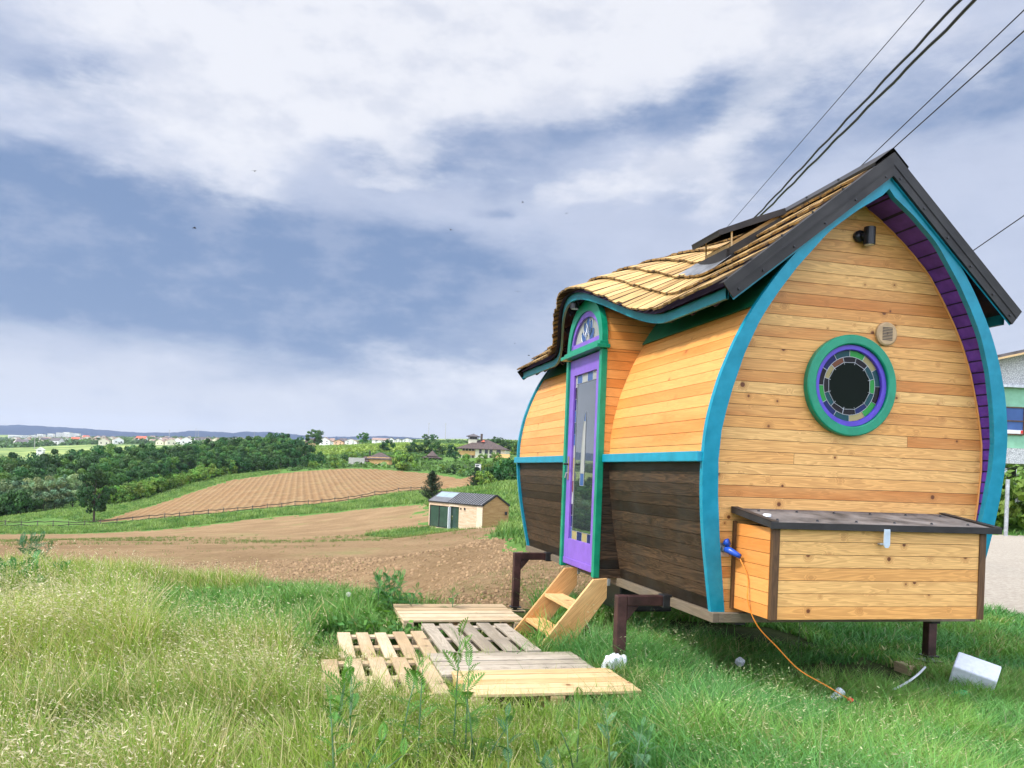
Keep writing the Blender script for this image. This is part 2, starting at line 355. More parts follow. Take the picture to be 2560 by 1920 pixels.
# =================================================================== TERRAIN (height field through surveyed points)
HC = [  # (photo px, photo py, distance)
    (0, 1377, 36), (350, 1377, 36), (700, 1377, 34), (0, 1352, 80), (400, 1345, 80), (0, 1335, 118), (400, 1325, 122), (700, 1292, 133), (900, 1270, 132), (1060, 1256, 120),
    (1000, 1400, 22), (1000, 1345, 50), (1180, 1440, 15.5), (1180, 1385, 27), (1080, 1318, 87), (1211, 1330, 78), (1290, 1322, 74),
    (0, 1318, 140), (350, 1304, 145), (700, 1272, 150), (850, 1258, 155), (1050, 1230, 165),
    (253, 1303, 158), (348, 1274, 180), (475, 1233, 220), (579, 1201, 260), (703, 1183, 290), (855, 1172, 300), (956, 1174, 300), (1067, 1183, 290), (1180, 1197, 250), (1108, 1232, 176), (1185, 1216, 180),
    (0, 1290, 200), (-300, 1300, 160), (-300, 1285, 210), (190, 1274, 190), (348, 1252, 215), (-300, 1385, 36),
    (0, 1180, 420), (300, 1170, 420), (0, 1134, 700), (200, 1126, 800), (0, 1116, 1100), (0, 1101, 2200), (300, 1105, 1500), (300, 1096, 2500), (500, 1108, 1300), (500, 1098, 2400), (650, 1120, 700),
    (700, 1110, 1500), (-400, 1116, 1100), (-400, 1095, 2400),
    (740, 1160, 360), (820, 1113, 690), (880, 1160, 335), (1070, 1148, 380), (870, 1112, 700), (980, 1107, 700), (1015, 1106, 700), (1100, 1110, 700), (1150, 1145, 400), (1275, 1144, 400),
    (1195, 1185, 230), (1260, 1170, 250), (1260, 1212, 130), (1290, 1110, 700), (1000, 1124, 470), (860, 1128, 480), (1100, 1127, 470), (800, 1108, 1300), (1050, 1102, 1500), (1300, 1100, 1500),
    (1240, 1345, 26), (1240, 1318, 45), (1400, 1325, 45), (1400, 1300, 90), (1400, 1200, 250), (1500, 1150, 450), (1700, 1140, 700)]
_pts = []
for px, py, d in HC:
    p = at(px, py, d); _pts.append((p.x, p.y, p.z))
for x, y, z in [(0, 0, 0), (-4, 3, 0), (4, 3, 0), (0, -30, 0), (-30, -30, -2), (30, -30, 0), (-1, 6, 0), (-4, 7, .02), (-3, 9.5, .02), (-1, 9.5, 0), (-5, 11.5, -.08), (-2, 11.3, -.12), (0, 10.5, -.05), (1, 11.5, -.12), (-8, 9, 0), (-9, 12, -.1),
                (1.0, 13.5, -.25), (2.5, 13, -.12), (3, 8, 0), (2, 7, 0), (5, 8, 0), (5, 12, 0), (4, 16, -.1), (8, 12, 0), (10, 10, 0), (8, 20, 0), (14, 22, 0), (20, 30, 0), (30, 36, 0), (24, 40, .2), (40, 60, 0), (12, 36, -.2), (7, 30, -.8), (40, 150, 2), (90, 300, 6), (200, 500, 14), (60, 10, 0),
                (-3.5, 14.5, -.8), (-7, 15, -.85), (-1, 14, -.45), (-12, 15, -.9), (-15, 8, -.2), (-2.5, 18, -1.5), (-8, 20, -1.9), (-20, 20, -2.2), (-60, 5, -2), (-200, 0, -6), (900, 2500, 60), (400, 1500, 40), (-3000, 3000, 90)]:
    _pts.append((x, y, z))
_P = np.array(_pts)
def _warp(x, y):
    r = np.sqrt(x * x + y * y) + 1e-6; k = np.log1p(r / 8.0) / r
    return x * k, y * k
_wx, _wy = _warp(_P[:, 0], _P[:, 1])
def _phi(d2): return np.where(d2 > 0, 0.5 * d2 * np.log(d2 + 1e-12), 0.0)
_s1 = np.arcsinh(_P[:, 2] / 3.0)
_n = len(_P); _A = np.zeros((_n + 3, _n + 3)); _d2 = (_wx[:, None] - _wx) ** 2 + (_wy[:, None] - _wy) ** 2
_A[:_n, :_n] = _phi(_d2) + np.eye(_n) * 4e-4; _Q = np.stack([np.ones(_n), _wx, _wy], 1); _A[:_n, _n:] = _Q; _A[_n:, :_n] = _Q.T
_W = np.linalg.solve(_A, np.concatenate([_s1, np.zeros(3)]))
def heights(x, y):
    x = np.asarray(x, float); y = np.asarray(y, float); sh = x.shape; u, v = _warp(x.ravel(), y.ravel()); o = np.empty(u.shape)
    for i in range(0, len(u), 20000):
        a, b = u[i:i + 20000], v[i:i + 20000]
        o[i:i + 20000] = _phi((a[:, None] - _wx) ** 2 + (b[:, None] - _wy) ** 2) @ _W[:_n] + _W[_n] + _W[_n + 1] * a + _W[_n + 2] * b
    return (np.sinh(o) * 3.0).reshape(sh)
def gz(x, y): return float(heights(np.array([x]), np.array([y]))[0])
def onground(px, Y, py=None):
    """ground point seen at photo column px at distance Y"""
    r = ray(px, 1180 if py is None else py) * Y
    return Vector((r.x, r.y, gz(r.x, r.y)))
def inpoly(poly, x, y):
    x = np.asarray(x); y = np.asarray(y); c = np.zeros(x.shape, bool); n = len(poly)
    for i in range(n):
        (x1, y1), (x2, y2) = poly[i], poly[(i + 1) % n]
        if y1 == y2: continue
        t = ((y1 > y) != (y2 > y)) & (x < (x2 - x1) * (y - y1) / (y2 - y1) + x1); c ^= t
    return c
def W2(l): return [(at(a, b, d).x, at(a, b, d).y) for a, b, d in l]
def dens(poly, k=6):
    o = []
    for i in range(len(poly)):
        a, b = poly[i], poly[(i + 1) % len(poly)]
        for j in range(k): o.append((lerp(a[0], b[0], j / k), lerp(a[1], b[1], j / k)))
    return o
SOIL = [(-30, 15), (-9, 13.2), (-5.5, 12.6), (-3.4, 12.6), (-2.3, 11.4), (-1.3, 10.3), (-.4, 10.2), (.6, 10.6), (1.5, 11.3), (2.6, 12.2)] + W2([(1560, 1440, 15), (1330, 1400, 18), (1225, 1350, 24), (1235, 1330, 38), (1262, 1322, 60), (1213, 1328, 77), (1080, 1318, 85), (1070, 1300, 92), (1062, 1258, 116), (900, 1272, 128), (700, 1292, 133), (400, 1325, 122), (0, 1335, 118), (-500, 1345, 118)])
FIELD = W2([(235, 1304, 156), (400, 1298, 150), (700, 1272, 156), (850, 1258, 161), (1050, 1230, 171), (1108, 1232, 176), (1185, 1216, 182), (1195, 1202, 240), (1125, 1190, 275), (1067, 1183, 290), (956, 1174, 300), (855, 1172, 300), (703, 1183, 290), (579, 1201, 260), (475, 1233, 220), (348, 1274, 180)])
GRAVEL = [(5.6, 12.6), (6.6, 10.9), (7.6, 10.5), (16, 11), (30, 14), (34, 31), (15, 30.5), (7, 30), (6, 20)]
rngT = np.random.default_rng(3)
def fbm2(x, y, sc, seed, octv=4):
    r = np.random.default_rng(seed); t = np.zeros(np.shape(x)); a = 1.0
    for o in range(octv):
        for k in range(3):
            th = r.uniform(0, 6.28); ph = r.uniform(0, 6.28); f = sc * 2 ** o * r.uniform(.7, 1.3)
            t = t + a * np.sin(x * f * math.cos(th) + y * f * math.sin(th) + ph + 1.3 * np.sin(y * f * .7 + ph * 2))
        a *= .55
    return t / 4.0
# polar grid: fine where the picture looks, reaching far past the hills
NA = 620; az_ = np.concatenate([np.linspace(-math.pi, R(-42), 30)[:-1], np.linspace(R(-42), R(44), NA), np.linspace(R(44), math.pi, 30)[1:]])
rr_ = np.concatenate([[0.5, 1.5], np.geomspace(2.6, 420, 420), np.geomspace(430, 9000, 70)])
RR, AA = np.meshgrid(rr_, az_, indexing='ij')
GX = RR * np.sin(AA); GY = RR * np.cos(AA); GZ = heights(GX, GY)
far = np.clip((RR - 2600) / 3000, 0, 1); GZ = GZ * (1 - far) + 70 * far
jit = fbm2(GX, GY, .8, 5) * .02 * np.clip(RR / 8, 0, 1); GZ = GZ + jit
nA = len(az_)
cxm = (GX[:-1, :-1] + GX[1:, 1:]) / 2; cym = (GY[:-1, :-1] + GY[1:, 1:]) / 2; rm = RR[:-1, :-1]
wob = fbm2(cxm, cym, 1.6, 8) * np.clip(rm * .03, .12, 3.0)
zone = np.zeros(cxm.shape, int)
zone[inpoly(SOIL, cxm + wob, cym - wob)] = 1
zone[inpoly(FIELD, cxm + wob * .4, cym - wob * .6)] = 2
zone[inpoly(GRAVEL, cxm + wob * .6, cym + wob * .6)] = 3
oval = W2([(909, 1320, 80), (1000, 1312, 86), (1108, 1312, 84), (1108, 1331, 76), (1000, 1331, 72)])
zone[inpoly(oval, cxm + wob * .6, cym + wob * 1.5)] = 0
idx = np.arange(GX.size).reshape(GX.shape)
def terrain_piece(name, sel, mat):
    a = idx[:-1, :-1][sel]; b = idx[1:, :-1][sel]; c = idx[1:, 1:][sel]; d = idx[:-1, 1:][sel]
    q = np.stack([a, d, c, b], 1); used, inv = np.unique(q.ravel(), return_inverse=True)
    co = np.stack([GX.ravel()[used], GY.ravel()[used], GZ.ravel()[used]], 1)
    me = bpy.data.meshes.new(name); nf = len(q)
    me.vertices.add(len(co)); me.vertices.foreach_set('co', co.ravel().astype(np.float32))
    me.loops.add(nf * 4); me.loops.foreach_set('vertex_index', inv.astype(np.int32))
    me.polygons.add(nf); me.polygons.foreach_set('loop_start', np.arange(0, nf * 4, 4, dtype=np.int32)); me.polygons.foreach_set('loop_total', np.full(nf, 4, np.int32))
    me.update(calc_edges=True); me.polygons.foreach_set('use_smooth', [True] * nf); me.materials.append(mat)
    o = bpy.data.objects.new(name, me); COL.objects.link(o); o['kind'] = 'structure'; return o

def ground_mat():
    m, nt, b = newmat('grassy_ground'); o = objco(nt)
    sp = nn(nt, 'ShaderNodeSeparateXYZ'); nt.links.new(o, sp.inputs[0])
    dist = mth(nt, 'SQRT', mth(nt, 'ADD', mth(nt, 'MULTIPLY', sp.outputs[0], sp.outputs[0]), mth(nt, 'MULTIPLY', sp.outputs[1], sp.outputs[1])))
    n = noise(nt, o, .35, 8, .65); n2 = noise(nt, o, 6, 6, .7); n3 = noise(nt, o, .02, 8, .65); n4 = noise(nt, o, .9, 5, .7)
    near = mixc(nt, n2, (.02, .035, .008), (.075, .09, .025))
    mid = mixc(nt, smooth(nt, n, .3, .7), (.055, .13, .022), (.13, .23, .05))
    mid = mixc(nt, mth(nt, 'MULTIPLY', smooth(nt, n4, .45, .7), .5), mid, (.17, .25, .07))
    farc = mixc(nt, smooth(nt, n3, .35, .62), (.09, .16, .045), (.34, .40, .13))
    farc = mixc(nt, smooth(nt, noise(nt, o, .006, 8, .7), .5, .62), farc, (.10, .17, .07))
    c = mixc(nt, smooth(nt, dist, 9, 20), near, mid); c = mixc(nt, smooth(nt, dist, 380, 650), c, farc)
    nt.links.new(c, b.inputs['Base Color']); b.inputs['Roughness'].default_value = .95; b.inputs['Specular IOR Level'].default_value = .1
    bump(nt, b, mth(nt, 'ADD', n, mth(nt, 'MULTIPLY', n2, .5)), .8, .2); return m
def soil_mat(name, furrow=False):
    m, nt, b = newmat(name); o = objco(nt)
    n = noise(nt, o, .25, 6, .6); c1 = noise(nt, o, 5.5, 8, .72, .4); c2 = noise(nt, o, 1.2, 6, .65)
    c = mixc(nt, smooth(nt, n, .3, .7), (.25, .163, .083), (.345, .232, .122))
    c = mixc(nt, mth(nt, 'MULTIPLY', smooth(nt, c1, .5, .36), .55), c, (.15, .08, .035))
    c = mixc(nt, mth(nt, 'MULTIPLY', smooth(nt, c1, .55, .72), .4), c, (.46, .33, .195))
    g = noise(nt, o, .12, 8, .72)
    c = mixc(nt, mth(nt, 'MULTIPLY', smooth(nt, g, .53, .68), .55 if not furrow else .3), c, (.24, .24, .09))
    h = c1
    if furrow:
        c = mixc(nt, 1.0, c, (.86, .84, .80), 'MULTIPLY')
        mp = nn(nt, 'ShaderNodeMapping'); nt.links.new(o, mp.inputs[0]); mp.inputs['Rotation'].default_value = (0, 0, R(-14))
        w = nn(nt, 'ShaderNodeTexWave', i_Scale=.20, i_Distortion=2.2, wave_profile='SIN'); w.inputs['Detail'].default_value = 4; w.inputs['Detail Scale'].default_value = 2.2
        nt.links.new(mp.outputs[0], w.inputs[0]); ww = w.outputs['Fac']
        mp2 = nn(nt, 'ShaderNodeMapping'); nt.links.new(o, mp2.inputs[0]); mp2.inputs['Rotation'].default_value = (0, 0, R(-14)); mp2.inputs['Scale'].default_value = (1, .06, 1)
        ww2 = noise(nt, mp2.outputs[0], .55, 6, .7)
        c = mixc(nt, mth(nt, 'MULTIPLY', smooth(nt, ww2, .38, .62), .5), c, (.22, .115, .05)); c = mixc(nt, mth(nt, 'MULTIPLY', smooth(nt, ww, .3, 1.0), .22), c, (.42, .28, .14))
        h = mth(nt, 'ADD', mth(nt, 'MULTIPLY', ww, 1.5), mth(nt, 'MULTIPLY', ww2, 2.0))
        bump(nt, b, h, .5, .25)
    else:
        bump(nt, b, mth(nt, 'ADD', mth(nt, 'MULTIPLY', c1, 1.0), mth(nt, 'MULTIPLY', c2, .7)), 1.0, .16)
    nt.links.new(c, b.inputs['Base Color']); b.inputs['Roughness'].default_value = .95; b.inputs['Specular IOR Level'].default_value = .05; return m
def gravel_mat():
    m, nt, b = newmat('gravel'); o = objco(nt); n = noise(nt, o, 14, 8, .8); n2 = noise(nt, o, .6, 6, .6)
    c = mixc(nt, n2, (.36, .31, .235), (.50, .44, .35)); c = mixc(nt, smooth(nt, n, .35, .7), c, (.24, .20, .15)); nt.links.new(c, b.inputs['Base Color'])
    b.inputs['Roughness'].default_value = .95; bump(nt, b, n, .8, .04); return m
terrain_piece('ground', zone == 0, ground_mat())
terrain_piece('ploughed_soil', zone == 1, soil_mat('clod_soil'))
terrain_piece('furrowed_field', zone == 2, soil_mat('furrow_soil', True))
terrain_piece('gravel_yard', zone == 3, gravel_mat())

# distant wooded hills: two ridges, real size, standing on the plain
def hills(name, prof, Y0, depth, col1, col2, lo=-900, hi=1500):
    mb = MB(); xs = np.linspace(lo, hi, 260); pr = np.array(prof); rows = []
    t = np.linspace(0, 1, 9)
    for px in xs:
        py = float(np.interp(px, pr[:, 0], pr[:, 1])) + .5 * math.sin(px * .11) + .35 * math.sin(px * .37 + 1)
        top = at(px, py, Y0 + depth * .55); rows.append([(ray(px, py) * (Y0 + depth * k)).x for k in t]); rows[-1] = [(rows[-1][i], Y0 + depth * k, (top.z - 30) * math.sin(min(1, k / .55) * math.pi / 2) ** .8 * (1 if k < .55 else math.cos((k - .55) / .45 * 1.4)) + 30 + (8 * math.sin(px * .05 + k * 9) if 0 < k < .5 else 0)) for i, k in enumerate(t)]
    n = len(t); v = [p for r_ in rows for p in r_]; f = []
    for i in range(len(rows) - 1):
        for j in range(n - 1): a = i * n + j; f.append((a, a + n, a + n + 1, a + 1))
    me = bpy.data.meshes.new(name); me.from_pydata(v, [], f); me.polygons.foreach_set('use_smooth', [True] * len(f))
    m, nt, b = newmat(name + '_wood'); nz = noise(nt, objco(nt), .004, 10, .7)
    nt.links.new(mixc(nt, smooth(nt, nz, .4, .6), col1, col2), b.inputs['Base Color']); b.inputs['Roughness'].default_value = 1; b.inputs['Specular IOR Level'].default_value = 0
    me.materials.append(m); o = bpy.data.objects.new(name, me); COL.objects.link(o); o['kind'] = 'structure'
hills('hills', [(-900, 1070), (-200, 1064), (0, 1064), (49, 1063), (195, 1071), (277, 1077), (340, 1082), (446, 1082), (473, 1077), (519, 1079), (584, 1083), (607, 1080), (675, 1081), (760, 1089), (819, 1093), (963, 1091), (1002, 1093), (1081, 1098), (1154, 1101), (1240, 1106), (1500, 1112)], 5500, 2500, (.012, .028, .062), (.018, .036, .075))  # blue of the distant air is painted into the woodland colours

# =================================================================== THE HOUSE ON STILTS
HX, HY, HTH = 1.31543608, 5.90752565, R(13.754881)
def L2W(x, y, z=0.0):
    c, s = math.cos(HTH), math.sin(HTH); return Vector((HX + x * c - y * s, HY + x * s + y * c, z))
house = empty('tiny_house', (HX, HY, 0), HTH, 'curved storybook tiny house of larch planks with teal arch rims, raised on steel legs', 'tiny house')
random.seed(4)
PO = [(-.94, 1.09), (-.43, 1.19), (-.1, 1.235), (.15, 1.25), (.35, 1.245), (.5, 1.225), (.7, 1.18), (.85, 1.13), (1.0, 1.07), (1.17, .985), (1.33, .885), (1.5, .765), (1.72, .58), (1.9, .41), (2.05, .25), (2.25, 0)]
PI = [(-.94, .985), (-.43, 1.07), (-.1, 1.115), (.15, 1.135), (.35, 1.13), (.5, 1.105), (.64, 1.075), (.89, 1.005), (1.1, .92), (1.27, .83), (1.45, .715), (1.63, .585), (1.80, .40), (1.94, .22), (2.05, .05), (2.075, 0)]
def hwo(z): return interp(z, [p[0] for p in PO], [p[1] for p in PO])
def hwi(z): return interp(z, [p[0] for p in PI], [p[1] for p in PI])
CXH = 1.25; LEN = 5.30
yf = lambda z: -.10 * z
yr = lambda z: LEN + .06 * z
def catm(pts, n=6):
    o = []
    P = [pts[0]] + list(pts) + [pts[-1]]
    for i in range(1, len(P) - 2):
        for k in range(n):
            t = k / n; a, b, c, d = P[i - 1], P[i], P[i + 1], P[i + 2]
            o.append(tuple(.5 * (2 * b[j] + (c[j] - a[j]) * t + (2 * a[j] - 5 * b[j] + 4 * c[j] - d[j]) * t * t + (3 * b[j] - a[j] - 3 * c[j] + d[j]) * t ** 3) for j in range(len(b))))
    o.append(tuple(pts[-1])); return o
def rim(yfun, sgn, name):
    mb = MB(EYE)
    oc = catm(PO, 4); zs = [p[0] for p in oc]; T = .045
    for side in (-1, 1):
        for (z0, h0), (z1, h1) in zip(oc[:-1], oc[1:]):
            i0, i1 = (min(hwi(z), max(hwo(z) - .1, 0)) for z in (z0, z1))
            if z0 >= 2.075: i0 = i1 = 0.0
            a, b = CXH + side * h0, CXH + side * h1; c, d = CXH + side * i1, CXH + side * i0
            y0, y1 = yfun(z0), yfun(z1)
            F1 = [(a, y0, z0), (b, y1, z1), (c, y1, z1), (d, y0, z0)]; B1 = [(p[0], p[1] + T * sgn, p[2]) for p in F1]
            if side < 0: F1.reverse(); B1.reverse()
            mb.face(F1 if sgn > 0 else F1[::-1]); mb.face(B1[::-1] if sgn > 0 else B1)
            mb.face([(a, y0, z0), (a, y0 + T * sgn, z0), (b, y1 + T * sgn, z1), (b, y1, z1)]); mb.face([(d, y0, z0), (c, y1, z1), (c, y1 + T * sgn, z1), (d, y0 + T * sgn, z0)])
        z = oc[0][0]; y0 = yfun(z); a, d = CXH + side * hwo(z), CXH + side * hwi(z)
        mb.face([(a, y0, z), (d, y0, z), (d, y0 + T * sgn, z), (a, y0 + T * sgn, z)])
    return mb.build(name, 'teal', house)
rim(yf, 1, 'arch_rim'); rim(lambda z: yr(z), -1, 'arch_rim')

# planked curved side walls
def arcs(z0, z1, inset=.03, pitch=.083, start=0):
    """list of (z, halfwidth) every pitch along the curve"""
    o = []; z = z0; o.append((z, hwo(z) - inset))
    while z < z1 - 1e-4:
        dz = .01; acc = 0; zz = z
        while acc < pitch and zz < z1:
            acc += math.hypot(dz, hwo(zz + dz) - hwo(zz)); zz += dz
        z = min(zz, z1); o.append((z, hwo(z) - inset))
    if len(o) > 2 and o[-1][0] - o[-2][0] < .02: o.pop(-2)
    return o
def plank_wall(mb, z0, z1, side, gap=.0035, cut=None):
    ar = arcs(z0, z1)
    for (za, ha), (zb, hb) in zip(ar[:-1], ar[1:]):
        xa, xb = CXH + side * ha, CXH + side * hb; L = math.hypot(zb - za, xb - xa); ux, uz = (xb - xa) / L, (zb - za) / L
        nx, nz = (-uz, ux) if side < 0 else (uz, -ux)
        g = gap / 2; pa = (xa + ux * g, za + uz * g); pb = (xb - ux * g, zb - uz * g)
        segs = [(yf(za) + .03, yf(zb) + .03, yr(za) - .03, yr(zb) - .03)]
        if side < 0 and za > -2: segs = [(yf(za) + .03, yf(zb) + .03, DY0, DY0), (DY1, DY1, yr(za) - .03, yr(zb) - .03)] if zb < 1.72 else segs
        pc = (random.random(), random.random(), random.random())
        for s0a, s0b, s1a, s1b in segs:
            cuts = [0, 1]
            if s1a - s0a > 2.5: cuts = [0, random.uniform(.3, .7), 1]
            for c0, c1 in zip(cuts[:-1], cuts[1:]):
                if c0: pc = (random.random(), random.random(), random.random())
                ya0, yb0 = lerp(s0a, s1a, c0), lerp(s0b, s1b, c0); ya1, yb1 = lerp(s0a, s1a, c1) - .002, lerp(s0b, s1b, c1) - .002
                T = .015; e = .0025
                A = [(pa[0], ya0, pa[1]), (pa[0], ya1, pa[1]), (pb[0], yb1, pb[1]), (pb[0], yb0, pb[1])]
                o_ = random.uniform(0, 50); v_ = random.uniform(0, 50)
                uvs = [(ya0 + o_, v_), (ya1 + o_, v_), (yb1 + o_, v_ + L), (yb0 + o_, v_ + L)]
                out_ = [(p[0] + nx * 0, p[1], p[2] + nz * 0) for p in A]
                inn = [(p[0] - nx * T, p[1], p[2] - nz * T) for p in A]
                if side < 0: mb.face(out_[::-1], uvs[::-1], pc)
                else: mb.face(out_, uvs, pc)
                for i in (0, 2):
                    j = (i + 1) % 4; mb.face([out_[i], inn[i], inn[j], out_[j]], [uvs[i], uvs[i], uvs[j], uvs[j]], pc)
DY0, DY1, DXF = 1.94, 3.00, -.045     # door surround: from y, to y, outer face x
m_up = MB(EYE); m_lo = MB(EYE); m_core = MB(EYE)
for sd in (-1, 1):
    plank_wall(m_up, .165, 1.95, sd); plank_wall(m_lo, -.93, .165, sd)
    ar = arcs(-.93, 2.1, inset=.042)
    for (za, ha), (zb, hb) in zip(ar[:-1], ar[1:]):
        m_core.face([(CXH + sd * ha, .13, za), (CXH + sd * ha, LEN - .05, za), (CXH + sd * hb, LEN - .05, zb), (CXH + sd * hb, .13, zb)])
m_core.face([(CXH - 1.05, .13, -.92), (CXH + 1.05, .13, -.92), (CXH + 1.05, LEN - .05, -.92), (CXH - 1.05, LEN - .05, -.92)])
m_up.build('upper_side_cladding', 'side', house); m_lo.build('lower_side_cladding', 'stain', house); m_core.build('wall_core', 'blackmetal', house)

# front and rear gable walls of horizontal boards
def gable(yw, facing, name):
    mb = MB(EYE); z = -.94
    while z < 2.13:
        z1 = min(z + .083, 2.135)
        pcs = (random.random(), random.random(), random.random()); parts = [(0, 1)]
        if random.random() < .06: c = random.uniform(.3, .7); parts = [(0, c), (c, 1)]
        for a, b in parts:
            if a: pcs = (random.random(), random.random(), random.random())
            ha, hb = max(hwo(z) - .045, .02), max(hwo(z1) - .045, .0)
            if z1 > 2.1: hb = .02
            xa0, xa1 = CXH - ha + 2 * ha * a, CXH - ha + 2 * ha * b - .002; xb0, xb1 = CXH - hb + 2 * hb * a, CXH - hb + 2 * hb * b - .002
            g = .0016; o_, v_ = random.uniform(0, 50), random.uniform(0, 50)
            q = [(xa0, yw, z + g), (xa1, yw, z + g), (xb1, yw, z1 - g), (xb0, yw, z1 - g)]; uvs = [(xa0 + o_, v_), (xa1 + o_, v_), (xb1 + o_, v_ + .083), (xb0 + o_, v_ + .083)]
            mb.face(q if facing > 0 else q[::-1], uvs if facing > 0 else uvs[::-1], pcs)
            for zz, i0, i1 in ((z + g, 0, 1), (z1 - g, 2, 3)):
                mb.face([q[i0], (q[i0][0], yw + .012 * facing, zz), (q[i1][0], yw + .012 * facing, zz), q[i1]], [uvs[i0], uvs[i0], uvs[i1], uvs[i1]], pcs)
        z = z1
    return mb.build(name, 'gable', house)
gable(.10, 1, 'front_gable_wall'); gable(LEN - .10, -1, 'rear_gable_wall')
mb = MB(EYE)      # dark backing behind the board joints
for yy in (.114, LEN - .114):
    pts = [(CXH - max(hwo(z) - .05, 0), z) for z in np.linspace(-.93, 2.1, 30)] + [(CXH + max(hwo(z) - .05, 0), z) for z in np.linspace(2.1, -.93, 30)]
    mb.face([(x, yy, z) for x, z in pts])
mb.build('gable_backing', 'blackmetal', house)
# soffit between the front rim and the gable wall: painted boards following the curve
mb = MB(EYE); mbk_ = MB(EYE)
for sd in (-1, 1):
    z = -.93
    while z < 2.07:
        z1 = min(z + .083, 2.08)
        ha, hb = hwi(z) + .012, hwi(z1) + .012
        if z1 > 2.1: hb = .012
        g = .006; T = .012
        A = [(CXH + sd * ha, yf(z) + .04, z + g), (CXH + sd * ha, .10, z + g), (CXH + sd * hb, .10, z1 - g), (CXH + sd * hb, yf(z1) + .04, z1 - g)]
        Bk = [(p[0] + sd * .016, p[1], p[2]) for p in A]
        mb.face(A if sd < 0 else A[::-1]); mb.face([A[0], A[1], Bk[1], Bk[0]]); mb.face([A[2], A[3], Bk[3], Bk[2]])
        mbk_.face([(CXH + sd * (hwi(z) + .020), yf(z) + .035, z), (CXH + sd * (hwi(z) + .020), .10, z), (CXH + sd * (hwi(z1) + .020), .10, z1), (CXH + sd * (hwi(z1) + .020), yf(z1) + .035, z1)])
        z = z1
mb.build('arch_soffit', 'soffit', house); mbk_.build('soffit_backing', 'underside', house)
mb = MB(EYE)   # thin wooden bead where soffit meets gable
for sd in (-1, 1):
    mb.tube([(CXH + sd * (hwi(z) + .004), .094, z) for z in np.linspace(-.25, 2.08, 40)], .007, 6)
mb.build('gable_bead', 'side', house)

# band, skirt beam, chassis
mb = MB(EYE)
for y0, y1 in ((.0, DY0 - .01), (DY1 + .01, LEN - .02)):
    mb = MB(EYE); mb.box((-.012, (y0 + y1) / 2, .165), (.06, y1 - y0, .072)); mb.build('waist_band', 'teal', house, bev=.006)
mb = MB(EYE)
for x in (CXH - 1.075, CXH + 1.075): mb.box((x, LEN / 2, -.966), (.05, LEN - .1, .07))
mb.box((CXH, .075, -.966), (2.1, .05, .068)); mb.box((CXH, LEN - .075, -.966), (2.1, .05, .068))
mb.build('skirt_beam', 'skirt', house, bev=.004)
mb = MB(EYE)
for x in (.42, 2.08): mb.box((x, LEN / 2, -1.0), (.08, LEN - .3, .07))
for y in (.45, .9, 2.0, 3.0, 4.2, 5.0): mb.box((CXH, y, -1.0), (2.0, .07, .06))
mb.build('chassis_frame', 'blackmetal', house)
lk = empty('underfloor_locker', (0, 0, 0)); lk.parent = house
mb = MB(EYE); mb.box((.62, 2.75, -1.17), (.55, .8, .28)); mb.build('locker_shell', 'blackmetal', lk, bev=.015)
mb = MB(EYE); mb.box((.37, 3.02, -1.06), (.05, .16, .09)); mb.build('red_latch', 'red', lk, bev=.01)
# steel outrigger legs
for k, (lx, ly, foot) in enumerate([(-.24, .82, -1.56), (-.24, 4.15, -1.60), (2.66, .90, -1.50), (2.66, 4.15, -1.58)]):
    sg = 1 if lx < 0 else -1; leg = empty('support_leg', (lx, ly, 0)); leg.parent = house
    mb = MB(EYE); tz = -.92 if lx < 0 else -.93
    mb.box((0, 0, (tz + foot + .05) / 2), (.082, .082, tz - foot - .05))
    mb.box((sg * .19, 0, tz - .041), (.298, .08, .08))
    mb.prism([(.042, tz - .082), (.042, tz - .2), (.14, tz - .082)], lambda u, v, d: (sg * u, d, v), -.035, .035)
    mb.build('post', 'maroon', leg, bev=.006)
    mb = MB(EYE); mb.box((sg * .37, 0, tz - .043), (.07, .11, .1)); mb.build('bracket', 'blackmetal', leg, bev=.004)
    mb = MB(EYE); mb.box((0, 0, foot + .05), (.12, .12, .012)); mb.tube([(0, 0, foot + .05), (0, 0, foot + .012)], [.03, .022], 12); mb.box((0, 0, foot + .006), (.17, .17, .012)); mb.build('jack_foot', 'blackmetal', leg)

# front storage box
sb = empty('storage_box', (0, 0, 0)); sb.parent = house
BX0, BX1, BY0, BY1, BZ0, BZ1 = .325, 1.975, -.40, .095, -.90, -.295
mb = MB(EYE); nb = 7; ph = (BZ1 - BZ0) / nb
for i in range(nb):
    zc = BZ0 + ph * (i + .5)
    mb.box(((BX0 + BX1) / 2, BY0, zc), (BX1 - BX0 - .02, .02, ph - .003), ax=0)
mb.build('front_boards', 'gable', sb, bev=.0015)
mb = MB(EYE)
for i in range(nb):
    zc = BZ0 + ph * (i + .5)
    mb.box((BX0 + .004, (BY0 + BY1) / 2 + .006, zc), (.018, BY1 - BY0 - .03, ph - .003), ax=1)
mb.build('side_boards', 'side', sb, bev=.0015)
mb = MB(EYE)
for i in range(nb): mb.box((BX1 - .004, (BY0 + BY1) / 2 + .006, BZ0 + ph * (i + .5)), (.018, BY1 - BY0 - .03, ph - .003), ax=1)
mb.build('side_boards', 'side', sb, bev=.0015)
mb = MB(EYE); mb.box(((BX0 + BX1) / 2, (BY0 + BY1) / 2, (BZ0 + BZ1) / 2), (BX1 - BX0 - .03, BY1 - BY0 - .03, BZ1 - BZ0 - .012)); mb.build('box_core', 'blackmetal', sb)
for x in (BX0, BX1):
    mb = MB(EYE); mb.box((x + (.018 if x == BX0 else -.018), BY0 - .006, (BZ0 + BZ1) / 2), (.052, .03, BZ1 - BZ0 + .004), ax=2); mb.build('corner_post', 'cornertrim', sb, bev=.003)
